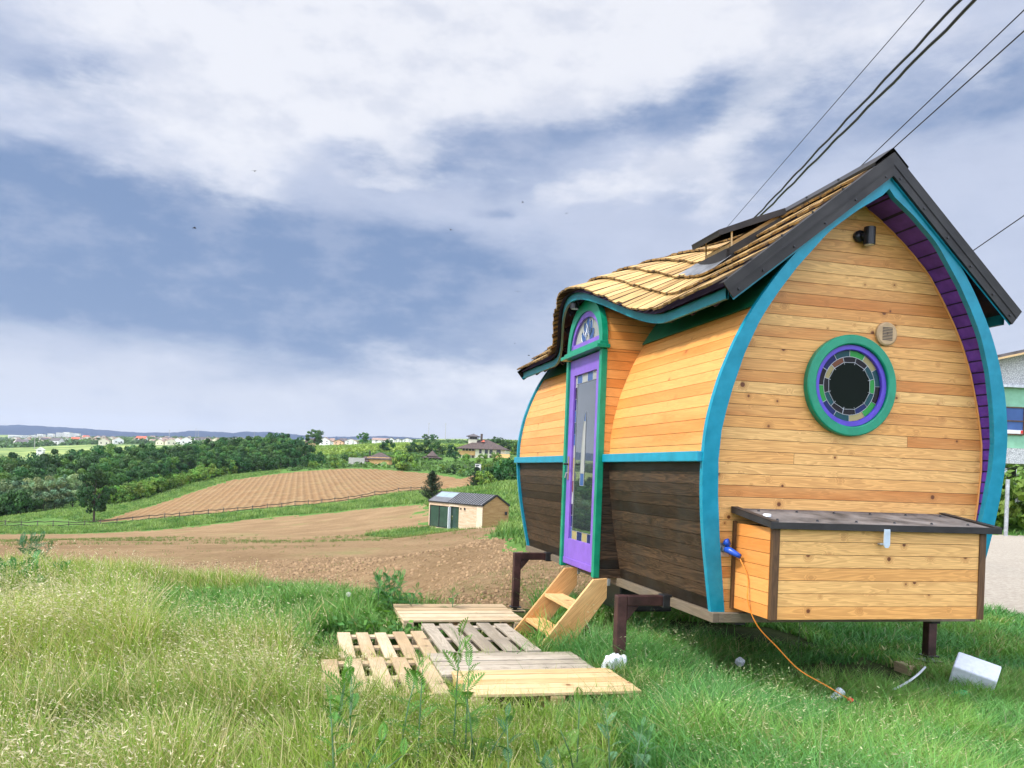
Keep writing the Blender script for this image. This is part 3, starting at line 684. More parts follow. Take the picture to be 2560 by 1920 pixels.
mb = MB(EYE); mb.box((BX0 - .012, .082, (BZ0 + BZ1) / 2 + .005), (.022, .03, BZ1 - BZ0 + .02), ax=2); mb.build('corner_bead', 'cornertrim', sb)
lid = empty('lid', (0, 0, 0)); lid.parent = sb
mb = MB(EYE); LX0, LX1 = BX0 - .04, BX1 + .09
mb.prism([(BY0 - .05, BZ1 + .012), (.088, BZ1 + .085), (.088, BZ1 + .105), (BY0 - .05, BZ1 + .034)], lambda u, v, d: (d, u, v), LX0, LX1)
mb.build('lid_panel', 'bitumen', lid)
mb = MB(EYE)
mb.box(((LX0 + LX1) / 2, BY0 - .056, BZ1 + .018), (LX1 - LX0 + .02, .008, .045))
for x in (LX0, LX1):
    mb.prism([(BY0 - .056, BZ1 + .0), (.088, BZ1 + .073), (.088, BZ1 + .118), (BY0 - .056, BZ1 + .046)], lambda u, v, d: (d, u, v), x - .005, x + .005)
    mb.prism([(BY0 - .056, BZ1 + .038), (.088, BZ1 + .111), (.088, BZ1 + .118), (BY0 - .056, BZ1 + .046)], lambda u, v, d: (d, u, v), x + (-.005 if x == LX0 else -.05), x + (.05 if x == LX0 else .005))
mb.build('lid_flashing', 'black', lid, bev=.002)
mb = MB(EYE)
for i in range(6):
    for yy in (-.35, -.02):
        x = LX0 + .1 + i * .3 + (.05 if yy > -.2 else 0); zz = BZ1 + .034 + (yy - BY0 + .05) * .135; mb.tube([(x, yy, zz), (x, yy, zz + .012)], [.011, .006], 8)
mb.build('screw', 'blackmetal', lid)
mb = MB(EYE); zz = BZ1 + .034 + (-.22 - BY0 + .05) * .13; mb.tube([(.385, -.22, zz), (.385, -.22, zz + .016), (.385, -.22, zz + .02)], [.028, .028, .02], 20); mb.build('cap', 'plastic', lid)
mb = MB(EYE)
mb.prism([(-.022, 0), (.022, 0), (.024, -.105), (.012, -.125), (-.012, -.125), (-.024, -.105)], lambda u, v, d: (1.14 + u, d, BZ1 + .012 + v), BY0 - .072, BY0 - .064)
mb.build('hasp', 'hasp', lid, bev=.001)
mb = MB(EYE); mb.tube([(1.112, BY0 - .02, BZ1 - .09), (1.112, BY0 - .045, BZ1 - .09), (1.125, BY0 - .05, BZ1 - .09)], .008, 8); mb.build('staple', 'lead', lid)

# left-hand recess boards beside the box sit flush: power inlet
pi_ = empty('power_inlet', (.232, .09, EYE - .49)); pi_.parent = house; pi_.scale = (.8, .8, .8)
mb = MB(); mb.box((0, -.008, 0), (.10, .02, .12)); mb.build('inlet_plate', 'grey', pi_, bev=.004)
mb = MB(); mb.tube([(0, -.02, .01), (.005, -.05, .015)], [.035, .033], 16); mb.build('socket', 'grey', pi_)
mb = MB(); mb.tube([(.005, -.05, .012), (.02, -.10, .0), (.055, -.15, -.025), (.075, -.175, -.04)], [.032, .03, .024, .02], 16); mb.build('plug', 'blue', pi_, True)
mb = MB(); mb.tube([(.0, -.045, .05), (.01, -.055, .075), (.02, -.065, .08)], [.034, .034, .03], 16); mb.build('flap', 'blue', pi_, True)

# round porthole
pw = empty('round_window', (1.197, .095, EYE + .735)); pw.parent = house
def ring(mb, r0, r1, y0, y1, n=72):
    for k in range(n):
        a, b = 2 * math.pi * k / n, 2 * math.pi * (k + 1) / n
        p = lambda r, t, y: (r * math.cos(t), y, r * math.sin(t))
        rb = (r1 - r0) * .12
        mb.face([p(r0 + rb, a, y0), p(r1 - rb, a, y0), p(r1 - rb, b, y0), p(r0 + rb, b, y0)])
        mb.face([p(r1 - rb, a, y0), p(r1, a, y0 + .008), p(r1, b, y0 + .008), p(r1 - rb, b, y0)]); mb.face([p(r1, a, y0 + .008), p(r1, a, y1), p(r1, b, y1), p(r1, b, y0 + .008)])
        mb.face([p(r0, a, y0 + .006), p(r0 + rb, a, y0), p(r0 + rb, b, y0), p(r0, b, y0 + .006)]); mb.face([p(r0, a, y1), p(r0, a, y0 + .006), p(r0, b, y0 + .006), p(r0, b, y1)])
mb = MB(); ring(mb, .302, .372, -.055, .0); mb.build('outer_ring', 'green', pw)
mb = MB(); ring(mb, .262, .303, -.032, .0); mb.build('inner_ring', 'violet', pw)
mb = MB(); mb.face([(.265 * math.cos(2 * math.pi * k / 48), -.006, .265 * math.sin(2 * math.pi * k / 48)) for k in range(48)]); mb.build('pane', 'glassdk', pw)
ra, rb_, rc = .262, .215, .178; lead = MB()
outer = ['p_dark', 'p_teal', 'p_yellow', 'p_green', 'p_teal', 'p_dark', 'p_blue', 'p_green', 'p_dark', 'p_blue', 'p_teal', 'p_yellow', 'p_green']
outer = {0: 'p_teal', 1: 'p_yellow', 2: 'p_green', 3: 'p_teal', 4: 'p_blue', 5: 'p_dark', 6: 'p_green', 7: 'p_blue', 8: 'p_teal', 9: 'p_yellow', 10: 'p_green', 11: 'p_dark'}
inner = {0: 'p_teal', 1: 'p_dark', 2: 'p_dark', 3: 'p_brown', 4: 'p_yellow', 5: 'p_dark', 6: 'p_teal', 7: 'p_dark', 8: 'p_dark', 9: 'p_blue', 10: 'p_teal', 11: 'p_green'}
bym = {}
for k in range(12):
    for dct, r0, r1, off in ((outer, rb_, ra, 0.0), (inner, rc, rb_, .5)):
        a, b = math.pi / 6 * (k + off), math.pi / 6 * (k + 1 + off); a += .03; b += .03
        pm = MB(); pm.face([(r * math.cos(t), -.008, r * math.sin(t)) for r, t in [(r0, a), (r1, a), (r1, (a + b) / 2), (r1, b), (r0, b), (r0, (a + b) / 2)]]); pm.build('coloured_pane', dct[k], pw)
        lead.tube([((r0 - (.016 if r0 == rc else 0)) * math.cos(a), -.0095, (r0 - (.016 if r0 == rc else 0)) * math.sin(a)), (r1 * math.cos(a), -.0095, r1 * math.sin(a))], .0022, 5)
for r, n in ((rb_, 48), (rc, 12)): lead.tube([(r * math.cos(2 * math.pi * (k + .5 * (n == 12)) / n + .03), -.0095, r * math.sin(2 * math.pi * (k + .5 * (n == 12)) / n + .03)) for k in range(n + 1)], .0022, 5)
lead.build('lead_came', 'lead', pw)
# beech vent, wall lamps
vt = empty('vent', (1.495, .095, EYE + 1.14)); vt.parent = house
mb = MB(); ring(mb, .0, .088, -.022, 0, 40); mb.build('vent_disc', 'ventwood', vt)
mb = MB(); [mb.box((0, -.0225, .045 - i * .0112), (.085, .004, .0052)) for i in range(9)]; mb.build('vent_slots', 'blackmetal', vt)
def wall_lamp(loc, rz=0):
    wl = empty('wall_lamp', loc, rz); wl.parent = house
    mb = MB(); mb.tube([(-.055, .0, 0), (-.055, -.03, 0)], .042, 20); mb.tube([(-.05, -.03, 0), (0, -.055, 0)], .022, 12); mb.build('lamp_base', 'blackmetal', wl, True)
    mb = MB(); mb.tube([(0, -.06, .06), (0, -.06, -.068)], .042, 24); mb.build('lamp_shade', 'blackmetal', wl)
    mb = MB(); mb.tube([(0, -.06, -.0685), (0, -.06, -.0705)], .034, 24); mb.build('lamp_lens', 'plastic', wl)
wall_lamp((1.285, .098, EYE + 1.84))

# ---------------------------------------------------------------- roof
RZ, EZ, RXE = 2.325, 1.345, .045
def bumpf(y):
    d = abs(y - 2.52) / 1.62
    return math.cos(d * math.pi / 2) ** 2 if d < 1 else 0.0
def roofp(s, t, side=-1, lift=0.0):
    """s along the length 0..1, t from ridge 0 to eave 1"""
    ez = EZ; xe = CXH - RXE
    y0 = .03 - .10 * lerp(RZ, ez, t); y1 = LEN + .15 + .07 * lerp(RZ, ez, t); y = lerp(y0, y1, s)
    b = bumpf(y) if side < 0 else 0.0
    hx = xe + .30 * b; z_e = ez + .43 * b
    x = CXH + side * hx * t; z = lerp(RZ - .03 * math.sin(math.pi * s), z_e, t) + b * .05 * math.sin(math.pi * t) - .02 * math.sin(math.pi * t) * (1 - b)
    if lift:
        a = math.atan2(RZ - z_e, hx); x += side * math.sin(a) * lift; z += math.cos(a) * lift
    return Vector((x, y, z))
for side in (-1, 1):
    mb = MB(EYE); NS, NT = 60, 8
    for i in range(NS):
        for j in range(NT):
            q = [roofp(i / NS, j / NT, side, -.02), roofp((i + 1) / NS, j / NT, side, -.02), roofp((i + 1) / NS, (j + 1) / NT, side, -.02), roofp(i / NS, (j + 1) / NT, side, -.02)]
            mb.face(q)
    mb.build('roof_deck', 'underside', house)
    rows = 6; mb = MB(EYE); random.seed(11 if side < 0 else 12)
    for r in range(rows, 0, -1):
        s = .004 + random.uniform(0, .006)
        while s < .996:
            w = random.uniform(.011, .0175); s1 = min(s + w, .998)
            tl = r / rows + random.uniform(-.006, .012) + (.012 if r == rows else 0); tu = (r - 1) / rows - .05 if r > 1 else 0
            if tu < 0: tu = 0.0
            th = random.uniform(.014, .02); g = .0011; lo = .044 + random.uniform(-.004, .006); up_ = .004
            N = 4; top = []; bot = []
            for k in range(N + 1):
                t = lerp(tu, tl, k / N); lf = lerp(up_, lo, k / N)
                top.append((roofp(s + g, t, side, lf), roofp(s1 - g, t, side, lf + random.uniform(-.001, .001)))); bot.append((roofp(s + g, t, side, lf - th), roofp(s1 - g, t, side, lf - th)))
            pc = (random.random(), random.random(), random.random() * .6); pe = (pc[0], pc[1], 1.0); o_, v_ = random.uniform(0, 50), random.uniform(0, 50); wd = (s1 - s) * 5.6
            for k in range(N):
                u0, u1 = k * .09 + o_, (k + 1) * .09 + o_
                mb.face([top[k][0], top[k][1], top[k + 1][1], top[k + 1][0]], [(u0, v_), (u0, v_ + wd), (u1, v_ + wd), (u1, v_)], pc)
                for e in (0, 1): mb.face([top[k][e], top[k + 1][e], bot[k + 1][e], bot[k][e]], [(u0, v_), (u1, v_), (u1, v_ + .02), (u0, v_ + .02)], pe)
            mb.face([top[N][0], top[N][1], bot[N][1], bot[N][0]], [(o_, v_), (o_, v_ + wd), (o_ + .02, v_ + wd), (o_ + .02, v_)], (pc[0], pc[1], .86))
            s = s1
    mb.build('shingles', 'shingle', house)
    # eave fascia follows the sweep of the eave
    mb = MB(EYE); NS = 90
    def fp(s, k, d):
        p = roofp(s, 1.0, side, -.012); b = bumpf(p.y) if side < 0 else 0
        a = p + Vector((-side * (.045 + d), 0, -.004 - k * (.076 - .006 * b))); return a
    for i in range(NS):
        s0, s1 = .008 + .984 * i / NS, .008 + .984 * (i + 1) / NS
        mb.face([fp(s0, 0, 0), fp(s0, 1, 0), fp(s1, 1, 0), fp(s1, 0, 0)]); mb.face([fp(s0, 0, .025), fp(s1, 0, .025), fp(s1, 1, .025), fp(s0, 1, .025)]); mb.face([fp(s0, 1, 0), fp(s0, 1, .025), fp(s1, 1, .025), fp(s1, 1, 0)])
    mb.build('eave_fascia', 'teal_shaded', house)
    # rafter tails
    for i in range(1, 15):
        mb = MB(EYE); s = i / 15; a = roofp(s, .995, side, -.07); b = roofp(s, .55, side, -.07); a.x += -side * .065; 
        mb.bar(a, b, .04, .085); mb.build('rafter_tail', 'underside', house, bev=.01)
    # rake flashing front and rear
    for end in (0, 1):
        sg = -1 if end == 0 else 1; mb = MB(EYE)
        def rk(t, off, dy):
            z = lerp(RZ + .02, EZ + .0, t); hx = (CXH - RXE + .015) * t; y = (-.018 - .10 * z) if end == 0 else (LEN + .19 + .07 * z)
            a = math.atan2(RZ - EZ, CXH - RXE)
            return Vector((CXH + side * (hx - math.sin(a) * off * (1 if t > 0 else 0)), y + dy * sg, z - (math.cos(a) * off if t > 0 else off / math.cos(a))))
        Wd = .128; T0, T1 = 0.0, 1.0
        strips = [(0, .066, 0.0), (.066, .072, .005), (.072, Wd, -.001)]
        for o0, o1, dy in strips:
            mb.face([rk(0, o0, dy), rk(1, o0, dy), rk(1, o1, dy), rk(0, o1, dy)])
        mb.face([rk(0, 0, 0), rk(1, 0, 0), rk(1, 0, -.085), rk(0, 0, -.085)])          # flange over the shingles
        mb.face([rk(0, Wd, -.001), rk(1, Wd, -.001), rk(1, Wd, -.03), rk(0, Wd, -.03)])
        mb.face([rk(0, 0, -.012), rk(1, 0, -.012), rk(1, Wd, -.012), rk(0, Wd, -.012)]); mb.face([rk(1, 0, 0), rk(1, 0, -.012), rk(1, Wd, -.012), rk(1, Wd, 0)])
        fl = mb.build('rake_flashing', 'black', house)
        mb = MB(EYE)
        for t in (.1, .28, .46, .64, .82, .96):
            for off, up_ in ((.1, 0), (0, 1)):
                p = rk(t, off, 0)
                if up_: p = rk(t, 0, -.05) ; mb.tube([p, p + Vector((side * .008, 0, .012))], [.009, .007], 8)
                else: mb.tube([p, p + Vector((0, .01 * sg, 0))], [.009, .007], 8)
        mb.build('screw', 'blackmetal', fl)
        mb = MB(EYE)      # teal inner fascia under the sheet
        mb.face([rk(.02, Wd - .03, -.02), rk(1, Wd - .03, -.02), rk(1, Wd + .012, -.02), rk(.02, Wd + .012, -.02)][::1])
        mb.build('rake_trim', 'teal', fl)
# ridge cap
mb = MB(EYE)
for side in (-1, 1):
    for i in range(30):
        s0, s1 = -.006 + 1.012 * i / 30, -.006 + 1.012 * (i + 1) / 30
        lf = .045
        mb.face([roofp(s0, 0, side, 0) + Vector((0, 0, lf + .012)), roofp(s1, 0, side, 0) + Vector((0, 0, lf + .012)), roofp(s1, .09, side, lf), roofp(s0, .09, side, lf)])
        mb.face([roofp(s0, .09, side, lf), roofp(s1, .09, side, lf), roofp(s1, .093, side, lf - .018), roofp(s0, .093, side, lf - .018)])
mb.build('ridge_cap', 'black', house)
mb = MB(EYE)
for i in range(1, 14):
    p = roofp(i / 14, .07, -1, .05); mb.tube([p, p + Vector((-.008, 0, .012))], [.01, .008], 8)
mb.build('screw', 'blackmetal', house)

# green frieze board between cladding and eave
mb = MB(EYE)
for sd in (-1, 1):
    for y0, y1 in (((.02, DY0), (DY1, LEN - .04)) if sd < 0 else ((.02, LEN - .04),)):
        for za, zb in ((1.225, 1.36), (1.36, 1.45), (1.45, 1.56)):
            xa, xb = CXH + sd * (hwo(za) - .008), CXH + sd * (hwo(zb) - .008)
            q = [(xa, y0 - (.13 if y0 < 1 else 0), za), (xa, y1 + (.05 if y1 > 4 else 0), za), (xb, y1 + (.05 if y1 > 4 else 0), zb), (xb, y0 - (.13 if y0 < 1 else 0), zb)]; mb.face(q if sd > 0 else q[::-1])
        xa = CXH + sd * (hwo(1.225) - .008); mb.face([(xa, y0, 1.225), (xa, y1, 1.225), (xa - sd * .02, y1, 1.225), (xa - sd * .02, y0, 1.225)])
mb.build('frieze_board', 'greendark', house)

# door dormer: an arched box pushed out through the curved wall
AC = (DY0 + DY1) / 2; HWD = (DY1 - DY0) / 2; ZS, ZT = 1.17, 1.70
def archpt(t, hw, zs, zt): return (AC + hw * math.cos(t), zs + (zt - zs) * math.sin(t) ** .92)
def arch_outline(hw, zs, zt, n=24): return [archpt(math.pi * k / n, hw, zs, zt) for k in range(n + 1)]
mbu, mbl = MB(EYE), MB(EYE)
z = -.93
def inx(z): return CXH - (hwo(z) - .03) + .06
while z < 1.17:
    z1 = min(z + .083, 1.17); tgt = mbl if z < .13 else mbu
    for yy, sg in ((DY0, -1), (DY1, 1)):
        pc = (random.random(), random.random(), random.random()); o_, v_ = random.uniform(0, 50), random.uniform(0, 50); x1 = max(inx(z), inx(z1)) + .02
        q = [(DXF + .012, yy, z + .0018), (x1, yy, z + .0018), (x1, yy, z1 - .0018), (DXF + .012, yy, z1 - .0018)]; u = [(p[0] + o_, p[2] - z + v_) for p in q]
        tgt.face(q, u, pc)
        for zz in (z + .0018, z1 - .0018): tgt.face([(DXF + .012, yy, zz), (x1, yy, zz), (x1, yy - sg * .012, zz), (DXF + .012, yy - sg * .012, zz)], None, pc)
    z = z1
ol = arch_outline(HWD, ZS, ZT, 22)
for (ya, za), (yb, zb) in zip(ol[:-1], ol[1:]):
    pc = (random.random(), random.random(), random.random()); o_, v_ = random.uniform(0, 50), random.uniform(0, 50); L = math.hypot(yb - ya, zb - za); uy, uz = (yb - ya) / L * .0018, (zb - za) / L * .0018
    x1 = .75
    mbu.face([(DXF + .012, ya + uy, za + uz), (x1, ya + uy, za + uz), (x1, yb - uy, zb - uz), (DXF + .012, yb - uy, zb - uz)], [(o_, v_), (x1 + o_, v_), (x1 + o_, v_ + L), (o_, v_ + L)], pc)
mbu.build('dormer_cheek', 'side', house); mbl.build('dormer_cheek', 'stain', house)
mb = MB(EYE); mb.box((.10, AC, .12), (.2, 2 * HWD - .03, 2.1)); 
mb.prism(arch_outline(HWD - .012, ZS, ZT - .012), lambda u, v, d: (d, u, v), .005, .74); mb.build('dormer_core', 'blackmetal', house)
# green frame
df = empty('door_frame', (0, 0, 0)); df.parent = house
JW = .062
mb = MB(EYE)
for yy in (DY0 + JW / 2 - .004, DY1 - JW / 2 + .004): mb = MB(EYE); mb.box((DXF - .008, yy, (1.165 - .93) / 2), (.06, JW, 1.165 + .93)); mb.build('jamb', 'green', df, bev=.005)
mb = MB(EYE); mb.box((DXF - .03, AC, 1.19), (.13, 2 * HWD + .07, .035)); mb.box((DXF - .02, AC, 1.222), (.085, 2 * HWD + .03, .03)); mb.build('ledge', 'green', df, bev=.004)
mb = MB(EYE)
def arch_ring(mb, hw0, zt0, hw1, zt1, zs0, zs1, xf, xb, n=28):
    A = [archpt(math.pi * k / n, hw0, zs0, zt0) for k in range(n + 1)]; B = [archpt(math.pi * k / n, hw1, zs1, zt1) for k in range(n + 1)]
    for k in range(n):
        P = lambda q, x: (x, q[0], q[1])
        mb.face([P(A[k], xf), P(A[k + 1], xf), P(B[k + 1], xf), P(B[k], xf)]); mb.face([P(A[k], xf), P(A[k], xb), P(A[k + 1], xb), P(A[k + 1], xf)]); mb.face([P(B[k], xf), P(B[k + 1], xf), P(B[k + 1], xb), P(B[k], xb)])
arch_ring(mb, HWD + .002, ZT + .004, HWD - .085, ZT - .105, 1.235, 1.235, DXF - .035, DXF + .02)
mb.box((DXF - .012, AC, 1.247), (.045, 2 * HWD - .02, .03)); mb.build('arch_surround', 'green', df)
tw = empty('transom_window', (0, 0, 0)); tw.parent = house
mb = MB(EYE); arch_ring(mb, HWD - .085, ZT - .105, HWD - .135, ZT - .16, 1.262, 1.262, DXF - .018, DXF + .02); mb.box((DXF + .001, AC, 1.285), (.038, 2 * HWD - .2, .048)); mb.build('sash', 'purple', tw)
mb = MB(EYE); po = arch_outline(HWD - .13, 1.265, ZT - .155); mb.face([(DXF + .006, y, z) for y, z in po]); mb.build('pane', 'p_cream', tw)
mb = MB(EYE); ld = MB(EYE)
for ang, ln in ((90, .27), (60, .24), (120, .24), (28, .22), (152, .22)):
    a = R(ang); base_ = (AC, 1.30); pts = []
    for k in range(17):
        t = k / 16 * 2; w = .058 * math.sin(math.pi * (t if t <= 1 else 2 - t)) ** .8 * (1 if t <= 1 else -1); l = ln * (.25 + .75 * (t if t <= 1 else 2 - t))
        pts.append((base_[0] + math.cos(a) * l - math.sin(a) * w, base_[1] + math.sin(a) * l + math.cos(a) * w))
    pm = MB(EYE); pm.face([(DXF + .004, y, z) for y, z in pts[:-1]]); pm.build('petal_pane', 'p_petal', tw); ld.tube([(DXF + .002, y, z) for y, z in pts], .0022, 4, False)
ld.build('lead_came', 'lead', tw)
# door leaf
dr = empty('door', (0, 0, 0)); dr.parent = house
dy0, dy1, dz0, dz1 = DY0 + JW - .002, DY1 - JW + .002, -.90, 1.162; gy0, gy1, gz0, gz1 = dy0 + .13, dy1 - .13, -.64, 1.0
xd = DXF + .008
mb = MB(EYE)
mb.box((xd, (dy0 + gy0) / 2, (dz0 + dz1) / 2), (.04, gy0 - dy0, dz1 - dz0)); mb.box((xd, (dy1 + gy1) / 2, (dz0 + dz1) / 2), (.04, dy1 - gy1, dz1 - dz0))
mb.box((xd, (gy0 + gy1) / 2, (gz1 + dz1) / 2), (.0385, gy1 - gy0 + .004, dz1 - gz1)); mb.box((xd, (gy0 + gy1) / 2, (gz0 + dz0) / 2), (.0385, gy1 - gy0 + .004, gz0 - dz0))
mb.box((xd - .012, (dy0 + dy1) / 2, dz0 + .035), (.03, dy1 - dy0 - .004, .06)); mb.build('leaf', 'purple', dr, bev=.003)
mb = MB(EYE); mb.face([(xd + .004, gy0, gz0), (xd + .004, gy0, gz1), (xd + .004, gy1, gz1), (xd + .004, gy1, gz0)]); mb.build('pane', 'glass', dr)
random.seed(21); bym = {}; ld = MB(EYE); BW = .055; xg = xd + .0025; xl = xd + .001
cols = ['p_cream', 'p_petal', 'p_cream', 'p_brown', 'p_blue', 'p_petal', 'p_yellow', 'p_dark', 'p_teal', 'p_yellow']
nz = 14
for k in range(nz):
    za, zb = lerp(gz0, gz1, k / nz), lerp(gz0, gz1, (k + 1) / nz)
    pm = MB(EYE); pm.face([(xg, gy1 - BW, za), (xg, gy1, za), (xg, gy1, zb), (xg, gy1 - BW, zb)]); pm.build('coloured_pane', cols[(k * 3 + 1) % 10], dr); ld.tube([(xl, gy1 - BW, za), (xl, gy1, za)], .0022, 4)
for zc0, zc1, cs in ((gz0, gz0 + .085, ['p_blue', 'p_yellow', 'p_blue', 'p_yellow']), (gz1 - .085, gz1, ['p_cream', 'p_petal', 'p_cream', 'p_petal'])):
    for k in range(4):
        a, b = lerp(gy0, gy1 - BW, k / 4), lerp(gy0, gy1 - BW, (k + 1) / 4)
        pm = MB(EYE); pm.face([(xg, a, zc0), (xg, b, zc0), (xg, b, zc1), (xg, a, zc1)]); pm.build('coloured_pane', cs[k], dr); ld.tube([(xl, a, zc0), (xl, a, zc1)], .0022, 4)
    zz = zc1 if zc0 == gz0 else zc0; ld.tube([(xl, gy0, zz), (xl, gy1, zz)], .0022, 4)
ld.tube([(xl, gy1 - BW, gz0), (xl, gy1 - BW, gz1)], .0022, 4)
# curved blade of coloured glass in the middle of the pane
mid = (gy0 + gy1) / 2 - .02
for (za, zb, cn) in ((-.10, .02, 'p_petal'), (.02, .53, 'p_cream'), (.53, .62, 'p_petal')):
    N_ = 6
    for k in range(N_):
        z0_, z1_ = lerp(za, zb, k / N_), lerp(za, zb, (k + 1) / N_); wf = lambda z: .115 * math.sqrt(max(0, 1 - ((z + .1) / .73) ** 2))
        bym.setdefault(cn, MB(EYE)).face([(xg, mid, z0_), (xg, mid + wf(z0_), z0_), (xg, mid + wf(z1_), z1_), (xg, mid, z1_)])
    ld.tube([(xl, mid, za), (xl, mid + .115 * math.sqrt(max(0, 1 - ((za + .1) / .73) ** 2)), za)], .0022, 4)
ld.tube([(xl, mid + .115 * math.sqrt(max(0, 1 - ((z + .1) / .73) ** 2)), z) for z in np.linspace(-.1, .62, 14)], .0022, 4); ld.tube([(xl, mid, -.1), (xl, mid, .62)], .0022, 4)
for mn_, b_ in bym.items(): b_.build('coloured_pane', mn_, dr)
ld.build('lead_came', 'lead', dr)
hd = empty('handle', (xd - .022, dy1 - .06, EYE + .07)); hd.parent = dr
mb = MB(); mb.box((-.003, 0, 0), (.006, .036, .24)); mb.build('backplate', 'brass', hd, bev=.003)
mb = MB(); mb.tube([(-.004, 0, .04), (-.05, 0, .04), (-.055, -.02, .042), (-.055, -.11, .045)], [.009, .009, .009, .007], 10); mb.build('lever', 'blackmetal', hd, True)
mb = MB(); mb.tube([(-.004, 0, -.05), (-.025, 0, -.05)], .007, 10); mb.tube([(-.025, 0, -.05), (-.03, .012, -.1)], .006, 6); mb.build('key', 'grey', hd)
for z in (.82, .0, -.72): mb = MB(EYE); mb.tube([(xd - .03, dy0 + .004, z), (xd - .03, dy0 + .004, z + .09)], .008, 8); mb.build('hinge', 'grey', dr)
wall_lamp((DXF - .05, AC + .1, EYE + 1.70), -math.pi / 2)

# skylight on the front slope, sash propped open
sk = empty('skylight', (0, 0, 0)); sk.parent = house
SY0, SY1 = .85, 1.30
mb = MB(EYE)
for yy in (SY0, SY1):
    mb.prism([(1.05, 2.185), (.56, 1.87), (.56, 1.72), (1.07, 2.13)], lambda u, v, d: (u, d, v), yy - .015, yy + .015)
mb.prism([(.55, 1.868), (.58, 1.868), (.58, 1.72), (.55, 1.70)], lambda u, v, d: (u, d, v), SY0 - .015, SY1 + .015); mb.build('curb', 'black', sk)
mb = MB(EYE)
for yy in (SY0 + .026, SY1 - .026): mb.prism([(1.03, 2.205), (.60, 1.925), (.60, 1.82), (1.05, 2.14)], lambda u, v, d: (u, d, v), yy - .01, yy + .01)
mb.prism([(.585, 1.915), (.605, 1.915), (.605, 1.78), (.585, 1.78)], lambda u, v, d: (u, d, v), SY0 + .02, SY1 - .02); mb.build('wooden_liner', 'newwood', sk)
so = [(1.06, 2.25), (.78, 2.14), (.475, 2.01)]
mb = MB(EYE)
for yy in (SY0 - .012, SY1 + .012):
    mb.prism([so[0], so[1], so[2], (so[2][0] + .012, so[2][1] - .042), (so[1][0] + .012, so[1][1] - .05), (so[0][0] + .015, so[0][1] - .045)], lambda u, v, d: (u, d, v), yy - .01, yy + .01)
for a_ in (so[2], (so[0][0] - .03, so[0][1] - .01)): mb.prism([a_, (a_[0] + .012, a_[1] - .045), (a_[0] + .034, a_[1] - .035), (a_[0] + .022, a_[1] + .008)], lambda u, v, d: (u, d, v), SY0 - .012, SY1 + .012)
mb.build('sash', 'black', sk)
mb = MB(EYE)
for a, b in ((so[0], so[1]), (so[1], so[2])): mb.face([(a[0], SY0 - .01, a[1] - .012), (a[0], SY1 + .01, a[1] - .012), (b[0], SY1 + .01, b[1] - .012), (b[0], SY0 - .01, b[1] - .012)])
mb.build('pane', 'glass', sk)
for yy in (SY0, SY1): mb = MB(EYE); mb.tube([(.60, yy, 2.03), (.605, yy, 1.88)], .007, 6); mb.build('stay', 'newwood', sk)
mb = MB(EYE)
for i in range(7):
    a, b = SY0 - .08 + i * .085, SY0 - .08 + (i + 1) * .085
    s_ = lambda y: (y + .2) / 5.85
    mb.face([roofp(s_(a), .53, -1, .045), roofp(s_(b), .53, -1, .045), roofp(s_(b), .66 + .008 * math.sin(i), -1, .045), roofp(s_(a), .66 + .008 * math.sin(i + 2), -1, .045)])
mb.build('apron_flashing', 'flash', sk)

# =================================================================== THINGS ROUND THE HOUSE
random.seed(5)
def gl(x, y): p = L2W(x, y); return gz(p.x, p.y)
# wooden steps hooked on below the door
st = empty('wooden_steps', L2W(-.3, 2.25, 0), HTH, 'pale wooden steps with two treads hung below the purple door', 'steps')
def SL(p): return Vector((p[0] + .3, p[1] - 2.25, p[2] + EYE))
for yy in (1.80, 2.66):
    poly = [(-.13, -.925), (.0, -.915), (.0, -1.09), (-.40, -1.62), (-.66, -1.62), (-.64, -1.56)]
    mb = MB(); mb.prism(poly, lambda u, v, d: SL((u, d, v)), yy - .018, yy + .018)
    # grain along the slope
    mb.uv = [((u + v) * .7071, (u - v) * .7071) for u, v in mb.uv]; mb.build('stringer', 'step', st, bev=.003)
for x, z in ((-.235, -1.19), (-.42, -1.43)):
    mb = MB(); c = SL((x, 2.23, z)); mb.box(c, (.19, .82, .032), ax=1); mb.build('tread', 'step', st, bev=.003)
for yy in (1.80, 2.66):
    mb = MB(); c = SL((.012, yy, -.95)); mb.box(c, (.03, .05, .06)); mb.build('hook', 'grey', st, bev=.003)

